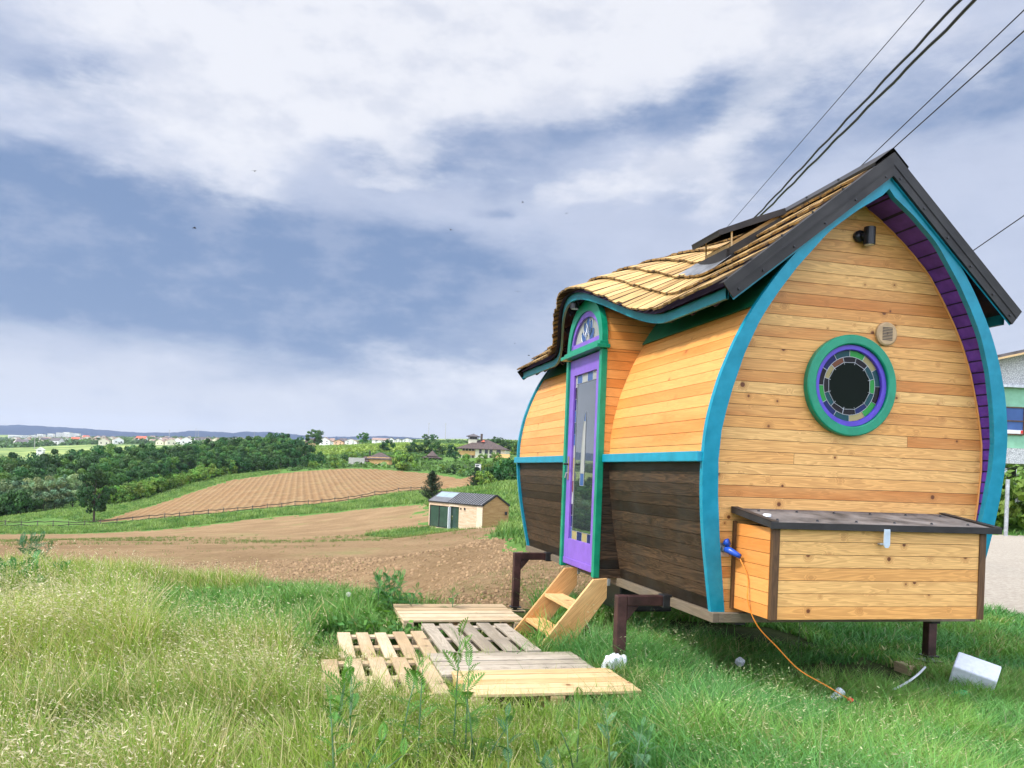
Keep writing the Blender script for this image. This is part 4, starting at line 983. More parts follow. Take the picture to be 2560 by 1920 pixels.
# pallets
def pallet(x0, x1, y0, y1, ztop, axis, nb_, mat, label, tilt=0.0, gap=.03, seed=0, rz=0.0):
    random.seed(seed); cx_, cy_ = (x0 + x1) / 2, (y0 + y1) / 2; w, d = x1 - x0, y1 - y0
    p = L2W(cx_, cy_); t = empty('wooden_pallet', (p.x, p.y, 0), HTH + rz, label, 'pallet', 'pallets laid out as a deck')
    zt = ztop + EYE
    mb = MB(); n = nb_; span = (d if axis == 'x' else w)
    bw = (span - gap * (n - 1)) / n
    for i in range(n):
        bwi = bw * random.uniform(.93, 1.03); c = -span / 2 + bw / 2 + i * (bw + gap); zz = zt - .011 + random.uniform(-.003, .003)
        rot = Matrix.Rotation(R(random.uniform(-.5, .5)), 3, 'Z') @ Matrix.Rotation(R(random.uniform(-.5, .5)), 3, 'X')
        mb = MB()
        if axis == 'x': mb.box((random.uniform(-.006, .006), c, zz), (w, bwi, .021), rot, 0)
        else: mb.box((c, random.uniform(-.008, .008), zz), (bwi, d, .021), rot, 1)
        mb.build('deck_board', mat, t, bev=.003)
    mb = MB()
    for k in (-1, 0, 1):
        mb = MB(); o_ = k * ((w if axis == 'x' else d) / 2 - .05)
        if axis == 'x': mb.box((o_, 0, zt - .034), (.1, d, .022), ax=1)
        else: mb.box((0, o_, zt - .034), (w, .1, .022), ax=0)
        mb.build('cross_board', mat, t, bev=.002)
    for i in (-1, 0, 1):
        for j in (-1, 0, 1): mb = MB(); mb.box((i * (w / 2 - .055), j * (d / 2 - .055), zt - .085), (.1, .1, .078), ax=0); mb.build('block', mat, t, bev=.004)
    for k in (-1, 0, 1): mb = MB(); mb.box((k * (w / 2 - .055), 0, zt - .134), (.1, d, .02), ax=1); mb.build('base_board', mat, t, bev=.002)
    return t
PAL = [(-1.70, -.50, 2.72, 3.70, -1.45), (-2.34, -1.58, 1.22, 2.26, -1.47), (-1.55, -.72, 1.34, 2.58, -1.455), (-2.50, -1.68, .10, 1.18, -1.46), (-1.67, -.47, .60, 1.31, -1.46), (-1.60, -.42, -.10, .555, -1.425)]
pallet(*PAL[0], 'x', 5, 'palletwood', 'far pale pallet of five crosswise boards, nearest the rear steel leg', seed=1, gap=.028)
pallet(*PAL[1], 'y', 5, 'palletwood', 'small yellowish pallet with five lengthwise boards and wide gaps, left of the grey one', seed=2, gap=.055)
pallet(*PAL[2], 'y', 5, 'greywood', 'weathered grey pallet with five lengthwise boards at the foot of the steps', seed=3, gap=.055)
pallet(*PAL[3], 'y', 5, 'palletwood', 'worn pallet half overgrown by grass at the near left corner of the deck', seed=4, gap=.055)
pallet(*PAL[4], 'x', 5, 'greywood', 'greyish pallet of five narrow crosswise boards behind the fresh yellow one', seed=5, gap=.02)
pallet(*PAL[5], 'x', 5, 'newwood', 'fresh yellow pallet of five crosswise boards, nearest the camera', seed=6, gap=.012)
mb = MB()
p = L2W(-.30, .62); bl = empty('wood_offcut', (p.x, p.y, 0), HTH, 'small grey plank offcut under the near steel leg', 'plank')
mb.box((0, 0, EYE - 1.50), (.32, .14, .04), ax=0); mb.build('board', 'greywood', bl, bev=.003)
for (x, y, z, sx, sy, lab) in ((-.24, 4.15, -1.63, .3, .16, 'low timber block under the rear left jack foot'), (2.60, .90, -1.56, .34, .2, 'dirty timber block under the right front steel leg')):
    p = L2W(x, y); b_ = empty('timber_block', (p.x, p.y, 0), HTH, lab, 'block'); mb = MB(EYE); mb.box((-.04, 0, z), (sx, sy, .09), ax=0); mb.build('block', 'palletwood', b_, bev=.005)

# plastic bag at the leg, foam box, bottle, litter
def crumple(name, loc, size, mat, label, cat, seed, amp=.35, sub=3, rot=0.0):
    rs = random.Random(seed); import bmesh
    bm = bmesh.new(); bmesh.ops.create_icosphere(bm, subdivisions=sub, radius=1.0)
    ph = [Vector((rs.uniform(-1, 1), rs.uniform(-1, 1), rs.uniform(-1, 1))).normalized() for _ in range(14)]
    for v in bm.verts:
        n = v.co.normalized(); k = 1.0
        for i, q in enumerate(ph): d = abs(n.dot(q)); k -= amp * .5 * math.exp(-((1 - d) * 14) ** 1) * (1 if i % 2 else -.8)
        k += amp * .25 * math.sin(n.x * 9 + seed) * math.sin(n.y * 8 + 2) * math.sin(n.z * 7)
        v.co = Vector((n.x * k * size[0], n.y * k * size[1], n.z * k * size[2]))
    me = bpy.data.meshes.new(name); bm.to_mesh(me); bm.free(); me.materials.append(M[mat])
    o = bpy.data.objects.new(name, me); COL.objects.link(o); o.location = loc; o.rotation_euler = (rs.uniform(-.3, .3), rs.uniform(-.3, .3), rot); return tag(o, label, cat)
p = L2W(-.28, .70); bag = crumple('plastic_bag', (p.x - .05, p.y - .03, .14), (.085, .05, .135), 'bag', 'crumpled white plastic bag with a black marking against the near steel leg', 'bag', 3, .55, 4)
mb = MB()
for k in range(16):
    a, b = R(20 + k * 14), R(20 + (k + 1) * 14); c = (.0, -.062, -.02)
    mb.face([(c[0] + .020 * math.cos(a), c[1], c[2] + .020 * math.sin(a)), (c[0] + .030 * math.cos(a), c[1], c[2] + .030 * math.sin(a)), (c[0] + .030 * math.cos(b), c[1], c[2] + .030 * math.sin(b)), (c[0] + .020 * math.cos(b), c[1], c[2] + .020 * math.sin(b))])
mb.box((-.05, -.052, .02), (.012, .02, .07)); mb.box((.05, -.055, -.05), (.06, .01, .016), Matrix.Rotation(R(-15), 3, 'Y')); mb.build('black_print', 'blackmetal', bag)
fb = at(2437, 1650, 6.65); fbx = empty('foam_box', (fb.x, fb.y, .15), 0, 'tilted white foam box lying in the grass right of the front leg', 'box')
fbx.rotation_euler = (R(28), R(14), R(-32))
mb = MB(); mb.box((0, 0, 0), (.31, .20, .22)); mb.build('foam_body', 'foam', fbx, bev=.012)
bt = at(2410, 1690, 6.35); bot = empty('bottle', (bt.x - .02, bt.y, .07), R(20), 'crushed green plastic bottle in the grass by the foam box', 'bottle')
mb = MB(); pts = [(-.13, 0, 0), (-.10, 0, .002), (-.085, .003, 0), (-.05, 0, .004), (-.02, -.004, 0), (.02, .004, .006), (.06, 0, 0), (.075, 0, 0)]
mb.tube(pts, [.012, .012, .014, .034, .028, .037, .034, .02], 10); mb.build('bottle_body', 'bottle', bot, bev=.002)
mb = MB(); mb.tube([(-.15, 0, 0), (-.128, 0, 0)], .015, 10); mb.build('cap', 'plastic', bot)
q = at(2092, 1733, 6.0); cup = empty('paper_cup', (q.x, q.y, .12), R(35), 'white crumpled cup in the grass at the end of the orange cable', 'cup')
cup.rotation_euler = (R(0), R(62), R(25)); mb = MB(); mb.tube([(0, 0, -.055), (0.003, 0, 0), (0, .004, .05)], [.026, .031, .037], 14, True); mb.build('cup_body', 'bag', cup)
q = at(1850, 1652, 7.0); crumple('paper_scrap', (q.x, q.y, .12), (.035, .03, .04), 'bag', 'small white paper scrap in the shaded grass under the house', 'litter', 8, .4)

# orange cable from the plug down to the grass
def curve_tube(pts, r, n=8, k=8):
    return catm([tuple(p) for p in pts], k), r, n
cp = [L2W(.29, -.05, EYE - .54), L2W(.31, -.13, EYE - .66), L2W(.30, -.16, EYE - .82), L2W(.36, -.20, EYE - .98), L2W(.50, -.22, EYE - 1.12), L2W(.66, -.24, EYE - 1.27), L2W(.86, -.28, EYE - 1.38), L2W(1.00, -.33, EYE - 1.46)]
mb = MB(); mb.tube(catm([tuple(p) for p in cp], 8), .0042, 8); cab = mb.build('power_cable', 'orangecable', None, True); tag(cab, 'thin orange power cable hanging from the blue plug into the grass', 'cable')
e = cp[-1]; mb = MB(); mb.tube([e, e + Vector((.035, -.02, -.02)), e + Vector((.09, -.05, -.06))], [.014, .017, .017], 10); mb.build('socket_end', 'rubber', cab, True)
mb = MB(); mb.tube([e + Vector((-.01, 0, .005)), e + Vector((.02, -.01, -.01))], .016, 10); mb.build('red_collar', 'red', cab)
# dry stalk leaning on the right foot
q = at(2313, 1668, 6.75); q2 = at(2290, 1690, 6.5); q3 = at(2258, 1712, 6.35); q4 = at(2232, 1724, 6.2)
mb = MB(); mb.tube(catm([tuple(v) for v in (q, q2, q3, q4)], 5), [.009] * 15 + [.006], 7); tag(mb.build('dry_stalk', 'plastic', None, True), 'pale dry stalk lying against the foot of the right leg', 'stick')

# overhead lines
def wire(name, a, b, r, label, grp, sag=.12, twist=0.0, ph=0.0, mat='blackmetal', n=70):
    a, b = Vector(a), Vector(b); d = (b - a).normalized(); sx = d.cross(Vector((0, 0, 1))).normalized(); sy = sx.cross(d)
    pts = []
    for i in range(n + 1):
        t = i / n; p = a.lerp(b, t) - Vector((0, 0, sag * 4 * t * (1 - t)))
        if twist: w = twist * (.6 + .4 * math.sin(i * 1.1 + ph)); p = p + sx * w * math.cos(i * .9 + ph) + sy * w * math.sin(i * .9 + ph)
        pts.append(p)
    mb = MB(); mb.tube(pts, r, 6); return tag(mb.build(name, mat, None, True), label, 'cable', grp)
def ovat(x, y, Y): return at(x * KOV, y * KOV, Y)
def span(ox0, oy0, ox1, oy1, Y0, Y1, *rest, **kw):
    a, b = ovat(ox0, oy0, Y0), ovat(ox1, oy1, Y1); wire('overhead_cable' if rest[0] > .012 else 'overhead_wire', a + (a - b) * .85, b, *rest, n=150, **kw)
span(2105, -33, 1500, 608, 8.2, 24, .017, 'thick black twisted overhead cable, the upper-left one of the heavy pair', None, .0, .010, 0)
span(2128, -22, 1500, 610, 8.2, 24, .019, 'thick black twisted overhead cable, the lower-right one of the heavy pair', None, .0, .010, 2.6)
span(2040, -50, 1500, 572, 9.5, 24, .006, 'hair-thin wire above and left of the heavy black cables', None, .0)
span(2262, -26, 1500, 703, 8.6, 24, .0075, 'thin black wire meeting the ridge just left of the roof peak', None, .0)
span(2262, 22, 1500, 706, 8.6, 24, .0085, 'thin black wire running up right from the very roof peak', None, .0)
span(2290, 412, 1850, 715, 16, 26, .012, 'short thin wire right of the roof, above the green building', None, .0)
for ox_, oy_, Y_, lab in ((1500, 560, 24.0, 'wooden pole behind the tiny house where the heavy overhead cables end'), (1850, 700, 26.0, 'wooden pole behind the tiny house carrying the short thin wire')):
    t = ovat(ox_, oy_, Y_); mb = MB(); mb.tube([(0, 0, -.5), (0, 0, t.z)], [.14, .10], 10); po_ = mb.build('utility_pole', 'bark', None, True); po_.location = (t.x, t.y, 0); tag(po_, lab, 'pole')

# birds
for i, (x, y, s_, where) in enumerate([(420, 493, 1.0, 'largest bird speck, against the dark cloud band at left'), (550, 370, .8, 'bird speck below the pale cloud in the upper left sky'), (974, 497, .8, 'bird speck in the middle of the sky left of the roof'), (1129, 437, .6, 'tiny bird speck beside the small dark cloud'),
                                   (1224, 461, .45, 'faint bird speck just right of the small dark cloud'), (1118, 630, .6, 'bird speck left of the dormer top'), (1142, 768, .6, 'bird speck just above the rear eave tip'), (1112, 742, .35, 'faintest bird speck up and left of the rear eave tip')]):
    p = ovat(x, y, 60); mb = MB()
    mb.tube([(-.14, 0, 0), (-.05, 0, .02), (.06, 0, .02), (.14, 0, 0)], [.012, .04, .04, .008], 6)
    for sg in (-1, 1):
        mb.face([(-.05, 0, .02), (.06, 0, .02), (.03, sg * .16, .09), (-.03, sg * .15, .09)]); mb.face([(-.03, sg * .15, .09), (.03, sg * .16, .09), (-.03, sg * .34, .03), (-.06, sg * .33, .02)])
    o = mb.build('bird', 'blackmetal'); o.location = p; o.scale = (s_ * .95,) * 3; o.rotation_euler = (0, 0, R(40 + 47 * i)); tag(o, where, 'bird', 'birds in the sky')

# =================================================================== VEGETATION
rng = np.random.default_rng(7)
def quad_mesh(name, V, C, mat, parent=None, nper=4):
    """V (n,nper,3) polygons, C (n,3) colours"""
    n = len(V); me = bpy.data.meshes.new(name)
    me.vertices.add(n * nper); me.vertices.foreach_set('co', V.astype(np.float32).ravel())
    me.loops.add(n * nper); me.loops.foreach_set('vertex_index', np.arange(n * nper, dtype=np.int32))
    me.polygons.add(n); me.polygons.foreach_set('loop_start', np.arange(0, n * nper, nper, dtype=np.int32)); me.polygons.foreach_set('loop_total', np.full(n, nper, np.int32))
    me.update(calc_edges=True)
    a = me.attributes.new('Col', 'FLOAT_COLOR', 'FACE'); a.data.foreach_set('color', np.concatenate([C, np.ones((n, 1))], 1).astype(np.float32).ravel())
    me.materials.append(M[mat] if isinstance(mat, str) else mat)
    o = bpy.data.objects.new(name, me); COL.objects.link(o)
    if parent is not None: o.parent = parent
    return o
def rand_unit(n, r=rng):
    v = r.normal(size=(n, 3)); return v / np.linalg.norm(v, axis=1, keepdims=True)
def leaf_quads(P, N, size, r=rng, asp=.6):
    n = len(P); a = np.cross(N, rand_unit(n, r)); a /= np.linalg.norm(a, axis=1, keepdims=True) + 1e-9; b = np.cross(N, a)
    s = (size * r.uniform(.6, 1.35, n))[:, None]
    return np.stack([P - a * s, P - b * s * asp, P + a * s, P + b * s * asp], 1)
def crown_data(H, rad, zc, rz, n, nclump, lsize, col, seed, shape='round', cl=.28, colvar=.35):
    r = np.random.default_rng(seed); cs = []
    while len(cs) < nclump:
        d = rand_unit(1, r)[0]; k = r.uniform(.35, 1.0) ** .5
        p = d * np.array([rad, rad, rz]) * k * r.uniform(.82, 1.08)
        if shape == 'cone':
            t = (p[2] / rz + 1) / 2; p[:2] *= max(.05, 1.15 - t * 1.1)
        if shape == 'dome' and p[2] < -.35 * rz: p[2] *= .6
        cs.append(p)
    cs = np.array(cs); cr = rad * cl * r.uniform(.6, 1.25, nclump)
    ci = r.integers(0, nclump, n); d = rand_unit(n, r); d[:, 2] = d[:, 2] * .8 + .12
    P = cs[ci] + d * (cr[ci] * r.uniform(.55, 1.05, n) ** .6)[:, None]; P[:, 2] += zc
    N = d + .55 * rand_unit(n, r); N /= np.linalg.norm(N, axis=1, keepdims=True)
    V = leaf_quads(P, N, lsize, r)
    tone = r.uniform(1 - colvar, 1 + colvar, nclump)[ci] * r.uniform(.8, 1.2, n)
    hue = r.uniform(0, 1, nclump)[ci]
    C = np.array(col)[None] * tone[:, None]; C[:, 0] *= .8 + .5 * hue; C[:, 2] *= 1.1 - .3 * hue
    return V, np.clip(C, .003, .9), cs, zc
def trunk(mb, H, r0, top, limbs, seed):
    rs = random.Random(seed); mb.tube([(0, 0, -.6), (0, 0, .3), (rs.uniform(-.1, .1), rs.uniform(-.1, .1), top * .5), (rs.uniform(-.3, .3), rs.uniform(-.3, .3), top)], [r0 * 1.3, r0, r0 * .75, r0 * .3], 8)
    for p in limbs: mb.tube([(0, 0, top * .45), tuple(np.array(p) * .5 + np.array([0, 0, top * .32])), tuple(p)], [r0 * .5, r0 * .3, r0 * .08], 5)
def make_tree(name, H, rad, zc, rz, n, nclump, lsize, col, seed, shape='round', tr=.16, cl=.28):
    root = empty(name); V, C, cs, z0 = crown_data(H, rad, zc, rz, n, nclump, lsize, col, seed, shape, cl)
    quad_mesh('crown', V, C, 'leaf', root)
    mb = MB(); trunk(mb, H, tr, zc + rz * .2, [(c[0] * .9, c[1] * .9, c[2] * .9 + z0) for c in cs[:8]], seed); mb.build('trunk', 'bark', root, True)
    return root
def dist_lbl(o, label, cat, group=None, name=None):
    tag(o, label, cat, group)
# prototypes, 10 m tall
DG, MG, LG, WG = (.030, .090, .018), (.055, .14, .026), (.12, .22, .03), (.17, .25, .12)
P_oak = [make_tree('broadleaf_tree', 10, 5.0, 5.6, 4.6, 5200, 30, .27, DG, 100 + i) for i in range(3)]
P_mid = [make_tree('broadleaf_tree', 10, 4.2, 5.4, 4.8, 4600, 28, .25, MG, 110 + i) for i in range(2)]
P_wil = [make_tree('willow_tree', 10, 4.2, 5.0, 4.6, 3800, 44, .26, WG, 120)]
P_bush = [make_tree('shrub', 3, 1.9, 1.35, 1.35, 1500, 24, .16, LG, 130 + i, tr=.05) for i in range(2)] + [make_tree('shrub', 3, 1.8, 1.4, 1.4, 1500, 24, .15, DG, 133, tr=.05)]
used = set()
def place(proto, x, y, s, label, cat, group=None, rz=None, z=None, sz=None):
    o = proto if id(proto) not in used else copy_tree(proto)
    used.add(id(proto)); o.location = (x, y, (gz(x, y) if z is None else z)); o.rotation_euler = (0, 0, rng.uniform(0, 6.28) if rz is None else rz)
    o.scale = (s, s, s if sz is None else sz); tag(o, label, cat)
    if group: o['group'] = group
    return o
TOP = np.array([(-400, 1128), (0, 1131), (65, 1136), (138, 1129), (203, 1119), (244, 1112), (268, 1106), (301, 1111), (360, 1111), (454, 1104), (511, 1098), (568, 1092), (649, 1087), (690, 1079), (712, 1075), (744, 1082), (765, 1100), (790, 1118), (861, 1133), (900, 1142)])
BASE = np.array([(-400, 1290, 180), (0, 1292, 198), (117, 1289, 200), (190, 1275, 208), (285, 1262, 214), (348, 1250, 228), (459, 1226, 262), (570, 1197, 302), (700, 1178, 322), (780, 1170, 330), (860, 1160, 335)])
pos = []
def wood_tree(px, Y, frac, proto, label, grp):
    x = float(ray(px, 1180).x * Y); y = Y; zt = at(px, float(np.interp(px, TOP[:, 0], TOP[:, 1])), Y).z; g = gz(x, y)
    H = max(4.5, (zt - g) * frac); s = H / 10.2
    ov = 1.0 if H > 7 else .8
    return place(proto, x, y, s * ov, label, 'tree', grp, z=g - .3, sz=s)
rs = random.Random(17); k = 0
while len(pos) < 175 and k < 9000:
    k += 1; px = rs.uniform(-170, 800); Yf = float(np.interp(px, BASE[:, 0], BASE[:, 2])); dep = rs.random() ** 1.3 * (150 if px < 450 else 110 if px < 700 else 50)
    Yv = Yf + 4 + dep; x = ray(px, 1180).x * Yv
    if any((x - a) ** 2 + (Yv - b) ** 2 < (7.4 + dep * .02) ** 2 for a, b in pos): continue
    pos.append((x, Yv)); f = 1.0 if dep > 60 else lerp(.62, .97, dep / 60) * rs.uniform(.88, 1.08)
    if dep > 60: f = rs.uniform(.86, 1.02)
    if px > 770: f *= .8
    u = rs.random()
    if u < .6: wood_tree(px, Yv, f, P_oak[rs.randrange(3)], 'dark green broadleaf tree packed into the wood behind the ploughed field', 'dark broadleaf trees of the wood')
    elif u < .9 or px > 300: wood_tree(px, Yv, f, P_mid[rs.randrange(2)], 'mid green broadleaf tree packed into the wood behind the ploughed field', 'mid green trees of the wood')
    else: wood_tree(px, Yv, f * .8, P_wil[0], 'pale grey-green willow-like tree at the left front of the wood', 'pale willows of the wood')
for px, Yv in ((85, 204), (112, 202), (58, 205), (185, 207), (15, 202), (140, 204), (-30, 202)): wood_tree(px, Yv, .62, P_wil[0], 'pale grey-green willow-like tree at the left front of the wood', 'pale willows of the wood')
# bright shrubs along the edge of the upper field and dark shrubs at the wood's foot
for i in range(34):
    px = lerp(262, 575, i / 33) + rs.uniform(-5, 5); Yv = float(np.interp(px, BASE[:, 0], BASE[:, 2])) - rs.uniform(1, 8); x = ray(px, 1180).x * Yv
    place(P_bush[rs.randrange(2)], x, Yv, rs.uniform(1.1, 1.9), 'yellow-green shrub in the row between the dark wood and the upper field', 'shrub', 'bright shrubs at the field edge', z=gz(x, Yv) - .2)
for i in range(26):
    px = lerp(-60, 215, i / 25) + rs.uniform(-5, 5) if i < 13 else lerp(560, 800, (i - 13) / 12); Yv = float(np.interp(px, BASE[:, 0], BASE[:, 2])) - rs.uniform(0, 5); x = ray(px, 1180).x * Yv
    place(P_bush[2], x, Yv, rs.uniform(1.2, 2.1), 'dark low shrub at the foot of the wood', 'shrub', 'dark shrubs at the wood edge', z=gz(x, Yv) - .2)
# lone tree by the fence
lone = make_tree('lone_tree', 9, 3.3, 5.2, 3.9, 5200, 60, .20, (.026, .075, .018), 300, tr=.22, cl=.24)
p = onground(239, 157); lone.location = p; lone.scale = (1.0, 1.0, 1.14); tag(lone, 'lone leafy tree with a bare trunk standing before the wood, left of the field', 'tree')
# conifers
def conifer(name, H, seed, col, n=9000):
    r = np.random.default_rng(seed); root = empty(name); P = []; N = []; cl_ = []
    lim = 90; mb = MB(); mb.tube([(0, 0, -.3), (0, 0, H * .5), (0, 0, H)], [.09, .06, .01], 7)
    for i in range(lim):
        t = (i + .5) / lim; z = H * (.06 + .9 * t); L = H * .42 * (1 - t) ** .75 * r.uniform(.7, 1.2) + .06; a = r.uniform(0, 6.28); up_ = .35 + .5 * t
        m = int(n / lim); k = r.uniform(.15, 1, m); pts = np.stack([np.cos(a) * L * k, np.sin(a) * L * k, z + L * up_ * k ** 1.6], 1) + r.normal(size=(m, 3)) * .075 * H * .3
        P.append(pts); N.append(rand_unit(m, r)); cl_.append(np.full(m, r.uniform(.7, 1.3))); mb.tube([(0, 0, z), (math.cos(a) * L, math.sin(a) * L, z + L * up_)], [.02, .006], 4)
    P = np.concatenate(P); N = np.concatenate(N); c = np.concatenate(cl_); V = leaf_quads(P, N, .05 * H / 3 * 1.3, r, .3)
    quad_mesh('crown', V, np.array(col)[None] * c[:, None] * r.uniform(.7, 1.3, (len(P), 1)), 'leaf', root); mb.build('trunk', 'bark', root, True); return root
c1 = conifer('pine_tree', 4.3, 5, (.025, .045, .018)); p = onground(1083, 118); c1.location = p; tag(c1, 'small dark pine standing behind the little cabin at the end of the fence', 'tree')
c2 = conifer('pine_tree', 3.4, 6, (.022, .045, .02)); p = onground(1192, 140); c2.location = p; tag(c2, 'young pine with a pale trunk foot between cabin and white hide', 'tree')
# individual bushes on the green slope
named = [(968, 440, 2.2, 2, 'dark round bush in the scrub below the middle white houses'), (1026, 430, 2.0, 2, 'dark round bush in the scrub left of the pointed gazebo roof'), (1062, 430, 2.3, 2, 'tall dark bush in the scrub above the gazebo'), (1095, 425, 2.3, 2, 'dark bush in the scrub between gazebo and villa'), (1122, 420, 1.9, 2, 'dark bush at the left foot of the villa'),
         (1009, 300, 2.4, 0, 'olive bush standing alone between outbuilding and gazebo'), (938, 335, 1.3, 0, 'small bush beside the orange outbuilding'), (1228, 150, 1.1, 2, 'dark bush beside the house on the slope, nearest the young pine'), (1252, 165, 1.5, 2, 'dark bush on the slope below the villa'), (1275, 150, 1.5, 2, 'large dark bush on the slope half hidden by the tiny house'),
         (1213, 138, .9, 0, 'low bush right of the young pine'), (1290, 170, 1.7, 2, 'dark bush behind the rear rim of the tiny house'), (1165, 370, 1.3, 0, 'round bush below the villa terrace'), (1205, 370, 1.3, 0, 'yellow-green bush before the villa windows'), (1240, 372, 1.4, 0, 'bush at the right end of the villa front'), (1140, 385, 1.3, 2, 'dark hedge bush left of the villa entrance')]
for px, Yv, s, kx, lab in named:
    x = ray(px, 1180).x * Yv; place(P_bush[kx], x, Yv, s, lab, 'bush')
for i in range(70):
    px = rs.uniform(760, 1310); Yv = rs.uniform(205, 400); x = ray(px, 1180).x * Yv
    if inpoly(FIELD, np.array([x]), np.array([Yv]))[0] or (1130 < px < 1285 and Yv > 350) or (870 < px < 985 and 300 < Yv < 350): continue
    place(P_bush[rs.randrange(3) if rs.random() < .7 else 0], x, Yv, rs.uniform(.55, 1.15), 'low green shrub scattered over the slope between field and villa', 'shrub', 'shrubs scattered over the green slope')
# trees on the skyline
for px, Yv, H, kind, lab in [(782, 620, 15, 1, 'bright green tree rising over the right end of the wood'), (868 + 36, 690, 11, 1, 'round green tree between the wide white house and the long house'), (1062, 800, 9, 1, 'small tree on the skyline right of the last white house'), (1082, 800, 9, 1, 'tree on the skyline left of the villa tower'),
                             (1238, 430, 9, 2, 'thin dark tree behind the right end of the villa roof'), (1262, 440, 8, 1, 'green tree right of the villa'), (1285, 430, 8, 1, 'green tree right of the villa, touching the tiny house')]:
    pr = (P_mid[0], P_mid[1], P_oak[0])[kind]; x = ray(px, 1180).x * Yv; place(pr, x, Yv, H / 10.2, lab, 'tree')

# scrub, vineyard, far trees: countless, one object each
def clumps(name, X, Y, size, ncl, lsz, C, label, cat, mat='leaf', flat=.7):
    n = len(X); Zg = heights(X, Y); r = rng; k = ncl
    d = rand_unit(n * k); d[:, 2] = np.abs(d[:, 2]) * flat; S = np.repeat(size, k)
    P = np.stack([np.repeat(X, k), np.repeat(Y, k), np.repeat(Zg, k)], 1) + d * S[:, None] * r.uniform(.4, 1, (n * k, 1))
    N = d + .6 * rand_unit(n * k); N /= np.linalg.norm(N, axis=1, keepdims=True); V = leaf_quads(P, N, S * lsz)
    CC = np.repeat(C, k, 0) * r.uniform(.7, 1.3, (n * k, 1)); o = quad_mesh(name, V, CC, M['grass'])
    tag(o, label, cat, None, 'stuff'); return o
def fan(n, p0, p1, Y0, Y1, pw=1.0):
    px = rng.uniform(p0, p1, n); Yv = Y0 + (Y1 - Y0) * rng.uniform(0, 1, n) ** pw; return (px - CX) / F * Yv * 1.0 + (.0), Yv
X_, Y_ = fan(13000, 700, 1800, 430, 685); nv = fbm2(X_, Y_, .02, 4)
C_ = np.stack([.20 + .07 * nv, .29 + .05 * nv, .055 + .01 * nv], 1) * rng.uniform(.75, 1.25, (len(X_), 1)); clumps('vineyard', X_, Y_, rng.uniform(1.0, 2.1, len(X_)) * np.where(Y_ > 560, .5, 1), 5, .5, np.clip(C_, .01, 1), 'bright yellow-green vineyard slope below the white houses', 'vineyard')
X_, Y_ = fan(15000, 720, 1850, 100, 440, 1.0); msk = ((X_ > 8) | (Y_ > 172)) & ~((X_ > -32) & (X_ < 6) & (Y_ > 368) & (Y_ < 420)) & ~inpoly(FIELD, X_, Y_) & ~inpoly(FIELD, X_ - 2, Y_ - 6); X_, Y_ = X_[msk], Y_[msk]; nv = fbm2(X_, Y_, .05, 9)
C_ = np.stack([.085 + .05 * nv, .16 + .06 * nv, .04 + .01 * nv], 1) * rng.uniform(.6, 1.3, (len(X_), 1)); clumps('scrub', X_, Y_, rng.uniform(.5, 1.3, len(X_)) * np.where(rng.uniform(0, 1, len(X_)) < .04, 2.4, 1), 6, .42, np.clip(C_, .01, 1), 'mixed green scrub covering the slope beyond the field', 'scrub')
X_, Y_ = fan(6500, -160, 720, 880, 2600, 1.1); nv = fbm2(X_, Y_, .004, 12); m_ = nv > -.35; X_, Y_, nv = X_[m_], Y_[m_], nv[m_]
C_ = np.stack([.085 + .035 * nv, .15 + .04 * nv, .05 + 0 * nv], 1) * rng.uniform(.5, 1.5, (len(X_), 1)); clumps('far_trees', X_, Y_, rng.uniform(3, 8.5, len(X_)), 22, .33, np.clip(C_, .01, 1), 'hazy trees and gardens scattered through the distant town', 'trees', flat=.95)
X_, Y_ = fan(900, 600, 1340, 720, 1000, 1.2); C_ = np.stack([.08 + 0 * X_, .15 + 0 * X_, .04 + 0 * X_], 1) * rng.uniform(.6, 1.4, (len(X_), 1)); clumps('hedges', X_, Y_, rng.uniform(1.5, 4, len(X_)), 10, .42, C_, 'hedges and low trees along the ridge behind the white houses', 'hedges')

# =================================================================== BUILDINGS
M['wallwhite'] = paint('white_render', (.74, .72, .68), .85, .06, .1, 2); M['wallcream'] = paint('cream_render', (.66, .60, .44), .85, .06, .1, 2); M['wallorange'] = paint('orange_render', (.74, .44, .17), .85, .06, .1, 2)
M['wallpeach'] = paint('peach_render', (.70, .42, .26), .85, .06, .1, 2); M['roofbrown'] = paint('brown_tiles', (.085, .058, .048), .8, .2, .4, 1.5); M['roofred'] = paint('red_tiles', (.55, .12, .06), .8, .2, .3, 1.5); M['roofgrey'] = paint('grey_tiles', (.11, .095, .095), .8, .2, .3, 1.5)
M['roofpale'] = paint('pale_brown_tiles', (.34, .23, .18), .8, .2, .3, 1.5); M['shade'] = paint('window_dark', (.03, .035, .04), .2, .1, 0)
M['cabroof'] = paint('seamed_sheet', (.17, .17, .175), .4, .1, .1, 2, metal=.3)
